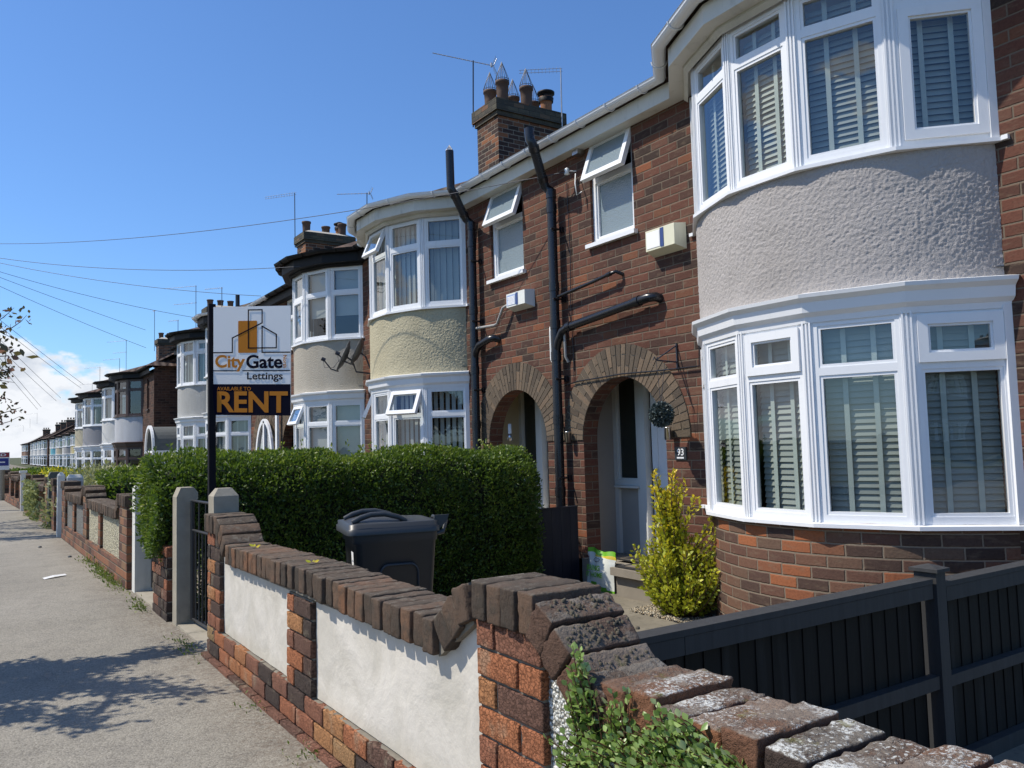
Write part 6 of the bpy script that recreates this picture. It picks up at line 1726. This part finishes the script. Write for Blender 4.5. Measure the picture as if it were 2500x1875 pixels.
# ------------------------------------------------------------------ the letting board
def sign():
    t = thing('letting_board', (1.432, 6.20, 0), 'white and navy letting board on a black post above the hedge', 'sign board')
    p = MB(); p.box(1.408, 1.456, 6.175, 6.223, -.1, 2.38); p.build('post', M['post_black'], t, .004)
    r, up, nn = cr_.copy(), cu_.copy(), cb_.copy()      # the board faces this way
    rt = Matrix.Rotation(R(-11), 3, up); r = rt @ r; nn = rt @ nn; o = V(1.4616, 6.206, 1.566)+nn*.03; w = .604; H = .786
    fr = (o, r, up, nn)
    b = MB(); b.fbox(fr, 0, w, 0, H, -.008, 0, 0); bo = b.build('board', M['board_white'], t)
    # units taken from the artwork: 946 wide, 1250 high, origin top left
    U = w/946.; 
    def X(a): return a*U
    def Yv(a): return H-a*(H/1250.)
    nb = MB(); nb.fbox(fr, 0, w, 0, Yv(893), .0004, .0016, 0); nb.build('navy_band', M['navy'], bo)
    oc = MB(); x0, x1, y0, y1, rr = 309, 541, 165, 533, 10
    P = []
    for cx_, cy_, a0 in ((x1-rr, y0+rr, 0), (x0+rr, y0+rr, 90), (x0+rr, y1-rr, 180), (x1-rr, y1-rr, 270)):
        for k in range(5): a = R(a0+22.5*k); P.append(o+r*X(cx_+rr*math.cos(a))+up*Yv(cy_-rr*math.sin(a))+nn*.0008)
    oc.prism(P[::1], nn*.0008); oc.build('logo_block', M['ochre'], bo)
    ln = MB()
    def line(pts, wd=13):
        for (ax, ay), (bx, by) in zip(pts[:-1], pts[1:]):
            d = Vector((bx-ax, by-ay)); d.normalize(); nx, ny = -d.y*wd/2, d.x*wd/2; ax, ay, bx, by = ax-d.x*wd/2, ay-d.y*wd/2, bx+d.x*wd/2, by+d.y*wd/2
            q = [(ax+nx, ay+ny), (bx+nx, by+ny), (bx-nx, by-ny), (ax-nx, ay-ny)]
            ln.prism([o+r*X(a)+up*Yv(c)+nn*.002 for a, c in q], nn*.0008)
    line([(0, 529), (237, 529), (237, 361), (603, 191), (603, 41), (435, 41), (435, 478), (776, 478), (776, 325), (603, 229), (603, 529), (939, 529)])
    line([(7, 738), (285, 738)], 11); line([(367, 738), (939, 738)], 11); ln.build('logo_lines', M['navy'], bo)
    tx = MB(); put_text(tx, 'City', fr, X(25), Yv(747), X(370), Yv(555)-Yv(747), 0, .025, .0024); tx.build('lettering', M['ochre'], bo); tx = MB(); put_text(tx, 'RENT', fr, X(48), Yv(1217), X(868), Yv(975)-Yv(1217), 0, .028, .0024); tx.build('lettering', M['ochre'], bo); tx = MB(); put_text(tx, 'AVAILABLE TO', fr, X(46), Yv(966), X(420), Yv(924)-Yv(966), 0, .008, .0024); tx.build('lettering', M['ochre'], bo); tx = MB()
    put_text(tx, 'North', fr, X(858), Yv(705), X(45), Yv(562)-Yv(705), 0, .01, .0024, 1); tx.build('lettering', M['ochre'], bo)
    tx = MB(); put_text(tx, 'Gate', fr, X(408), Yv(712), X(442), Yv(556)-Yv(712), 0, .025, .0024); tx.build('lettering', M['navy'], bo); tx = MB(); put_text(tx, 'Lettings', fr, X(420), Yv(865), X(433), Yv(755)-Yv(865), 0, .012, .0024); tx.build('lettering', M['navy'], bo)
sign()
t = thing('sold_board', (.40, 26.1, 0), 'small estate board with red and blue bands at the left edge', 'sign board')
p = MB(); p.box(.10, .15, 26.08, 26.13, -.1, 1.45); p.build('post', M['white_paint'], t)
fr = (V(.15, 26.05, .96), V(1, 0, 0), UPV, V(0, -1, 0)); b = MB(); b.fbox(fr, 0, .60, 0, .47, -.01, 0); bo = b.build('board', M['board_white'], t)
b = MB(); b.fbox(fr, .01, .59, .34, .46, .001, .003); b.build('red_band', M['red'], bo); b = MB(); b.fbox(fr, .02, .58, .11, .31, .001, .003); b.build('blue_band', M['print_blue'], bo)
b = MB(); put_text(b, 'SOLD', fr, .06, .365, .46, .075, 0, .03, .004); b.fbox(fr, .10, .50, .19, .22, .0035, .005); b.build('lettering', M['board_white'], bo)

# ------------------------------------------------------------------ telegraph pole and wires
t = thing('telegraph_pole', (-1.75, 25, 0), 'wooden telegraph pole at the kerb left of the view', 'telegraph pole')
b = MB(); b.tube([(-1.75, 25, -.1), (-1.74, 25, 3.5), (-1.73, 25, 7.1)], [.13, .115, .09], 12); b.build('pole', M['bark'], t)
b = MB(); b.box(-2.1, -1.36, 24.96, 25.04, 6.7, 6.78); b.build('cross_arm', M['bark'], t)
PT = (-1.73, 25, 6.80)
def wire(a, b_, sag, r, label):
    a, b_ = Vector(a), Vector(b_); mb = MB(); k = 24
    mb.tube([a.lerp(b_, i/k)-UPV*sag*4*(i/k)*(1-i/k) for i in range(k+1)], r*.55, 5, cap=False)
    tag(mb.build('overhead_wire', M['dark_metal'], None, origin=tuple(a)), label, 'wire', 'telephone wires from the pole')
wire(PT, (XW-.1, 7.09, 4.29), .42, .009, 'longest wire crossing the sky to the near brick wall')
wire(PT, (4.72, 13.9, 4.50), .34, .010, 'wire ending at the black eaves with the satellite dishes')
wire(PT, (5.10, 17.6, 4.62), .25, .010, 'wire passing above the sign board')
wire(PT, (5.0, 23.0, 4.9), .2, .010, 'wire ending behind the sign post')
wire(PT, (4.6, 28.9, 4.75), .10, .011, 'steep wire ending at the tiled corner roof, lower one')
wire(PT, (4.6, 29.0, 5.35), .05, .011, 'steep wire ending at the tiled corner roof, upper one')
wire(PT, (4.1, 42.5, 4.55), .05, .014, 'wire to the far grey bow, upper of two')
wire((-1.74, 25, 6.70), (4.1, 43.5, 4.45), .10, .014, 'wire to the far grey bow, lower of two')
wire(PT, (4.0, 53.5, 4.6), .05, .016, 'wire to the row under the three pot chimney')
wire((-1.74, 25, 6.6), (4.0, 56.5, 4.6), .10, .016, 'wire to the row just beyond the three pot chimney')
wire(PT, (3.9, 69, 4.9), .0, .02, 'farthest pair of steep wires, upper one')
wire((-1.74, 25, 6.6), (3.9, 73, 4.9), .0, .02, 'farthest pair of steep wires, lower one')

# litter
lt = MB(); vs = []
P0 = [V(.62, 10.05, .004), V(.72, 10.10, .015), V(.84, 10.19, .008)]
for i in range(2):
    a, b_ = P0[i], P0[i+1]; o_ = V(-.015, .04, .012); lt.face([a, b_, b_+o_, a+o_]); lt.face([a+o_, b_+o_, b_+o_*1.6-V(0, 0, .014), a+o_*1.6-V(0, 0, .014)])
tag(lt.build('litter', M['paper']), 'long crumpled white wrapper lying on the footway', 'litter')
for i, (x, y, lab) in enumerate(((.78, 13.6, 'dark pebble on the footway near the far wall'), (1.02, 12.0, 'dark pebble close to the panelled wall'), (.12, 14.9, 'dark pebble in the middle of the far footway'))):
    b = MB(); b.lathe((x, y, .0), [(.022, 0), (.025, .01), (.015, .02), (0, .023)], 8); tag(b.build('stone', M['concrete_dark']), lab, 'stone')
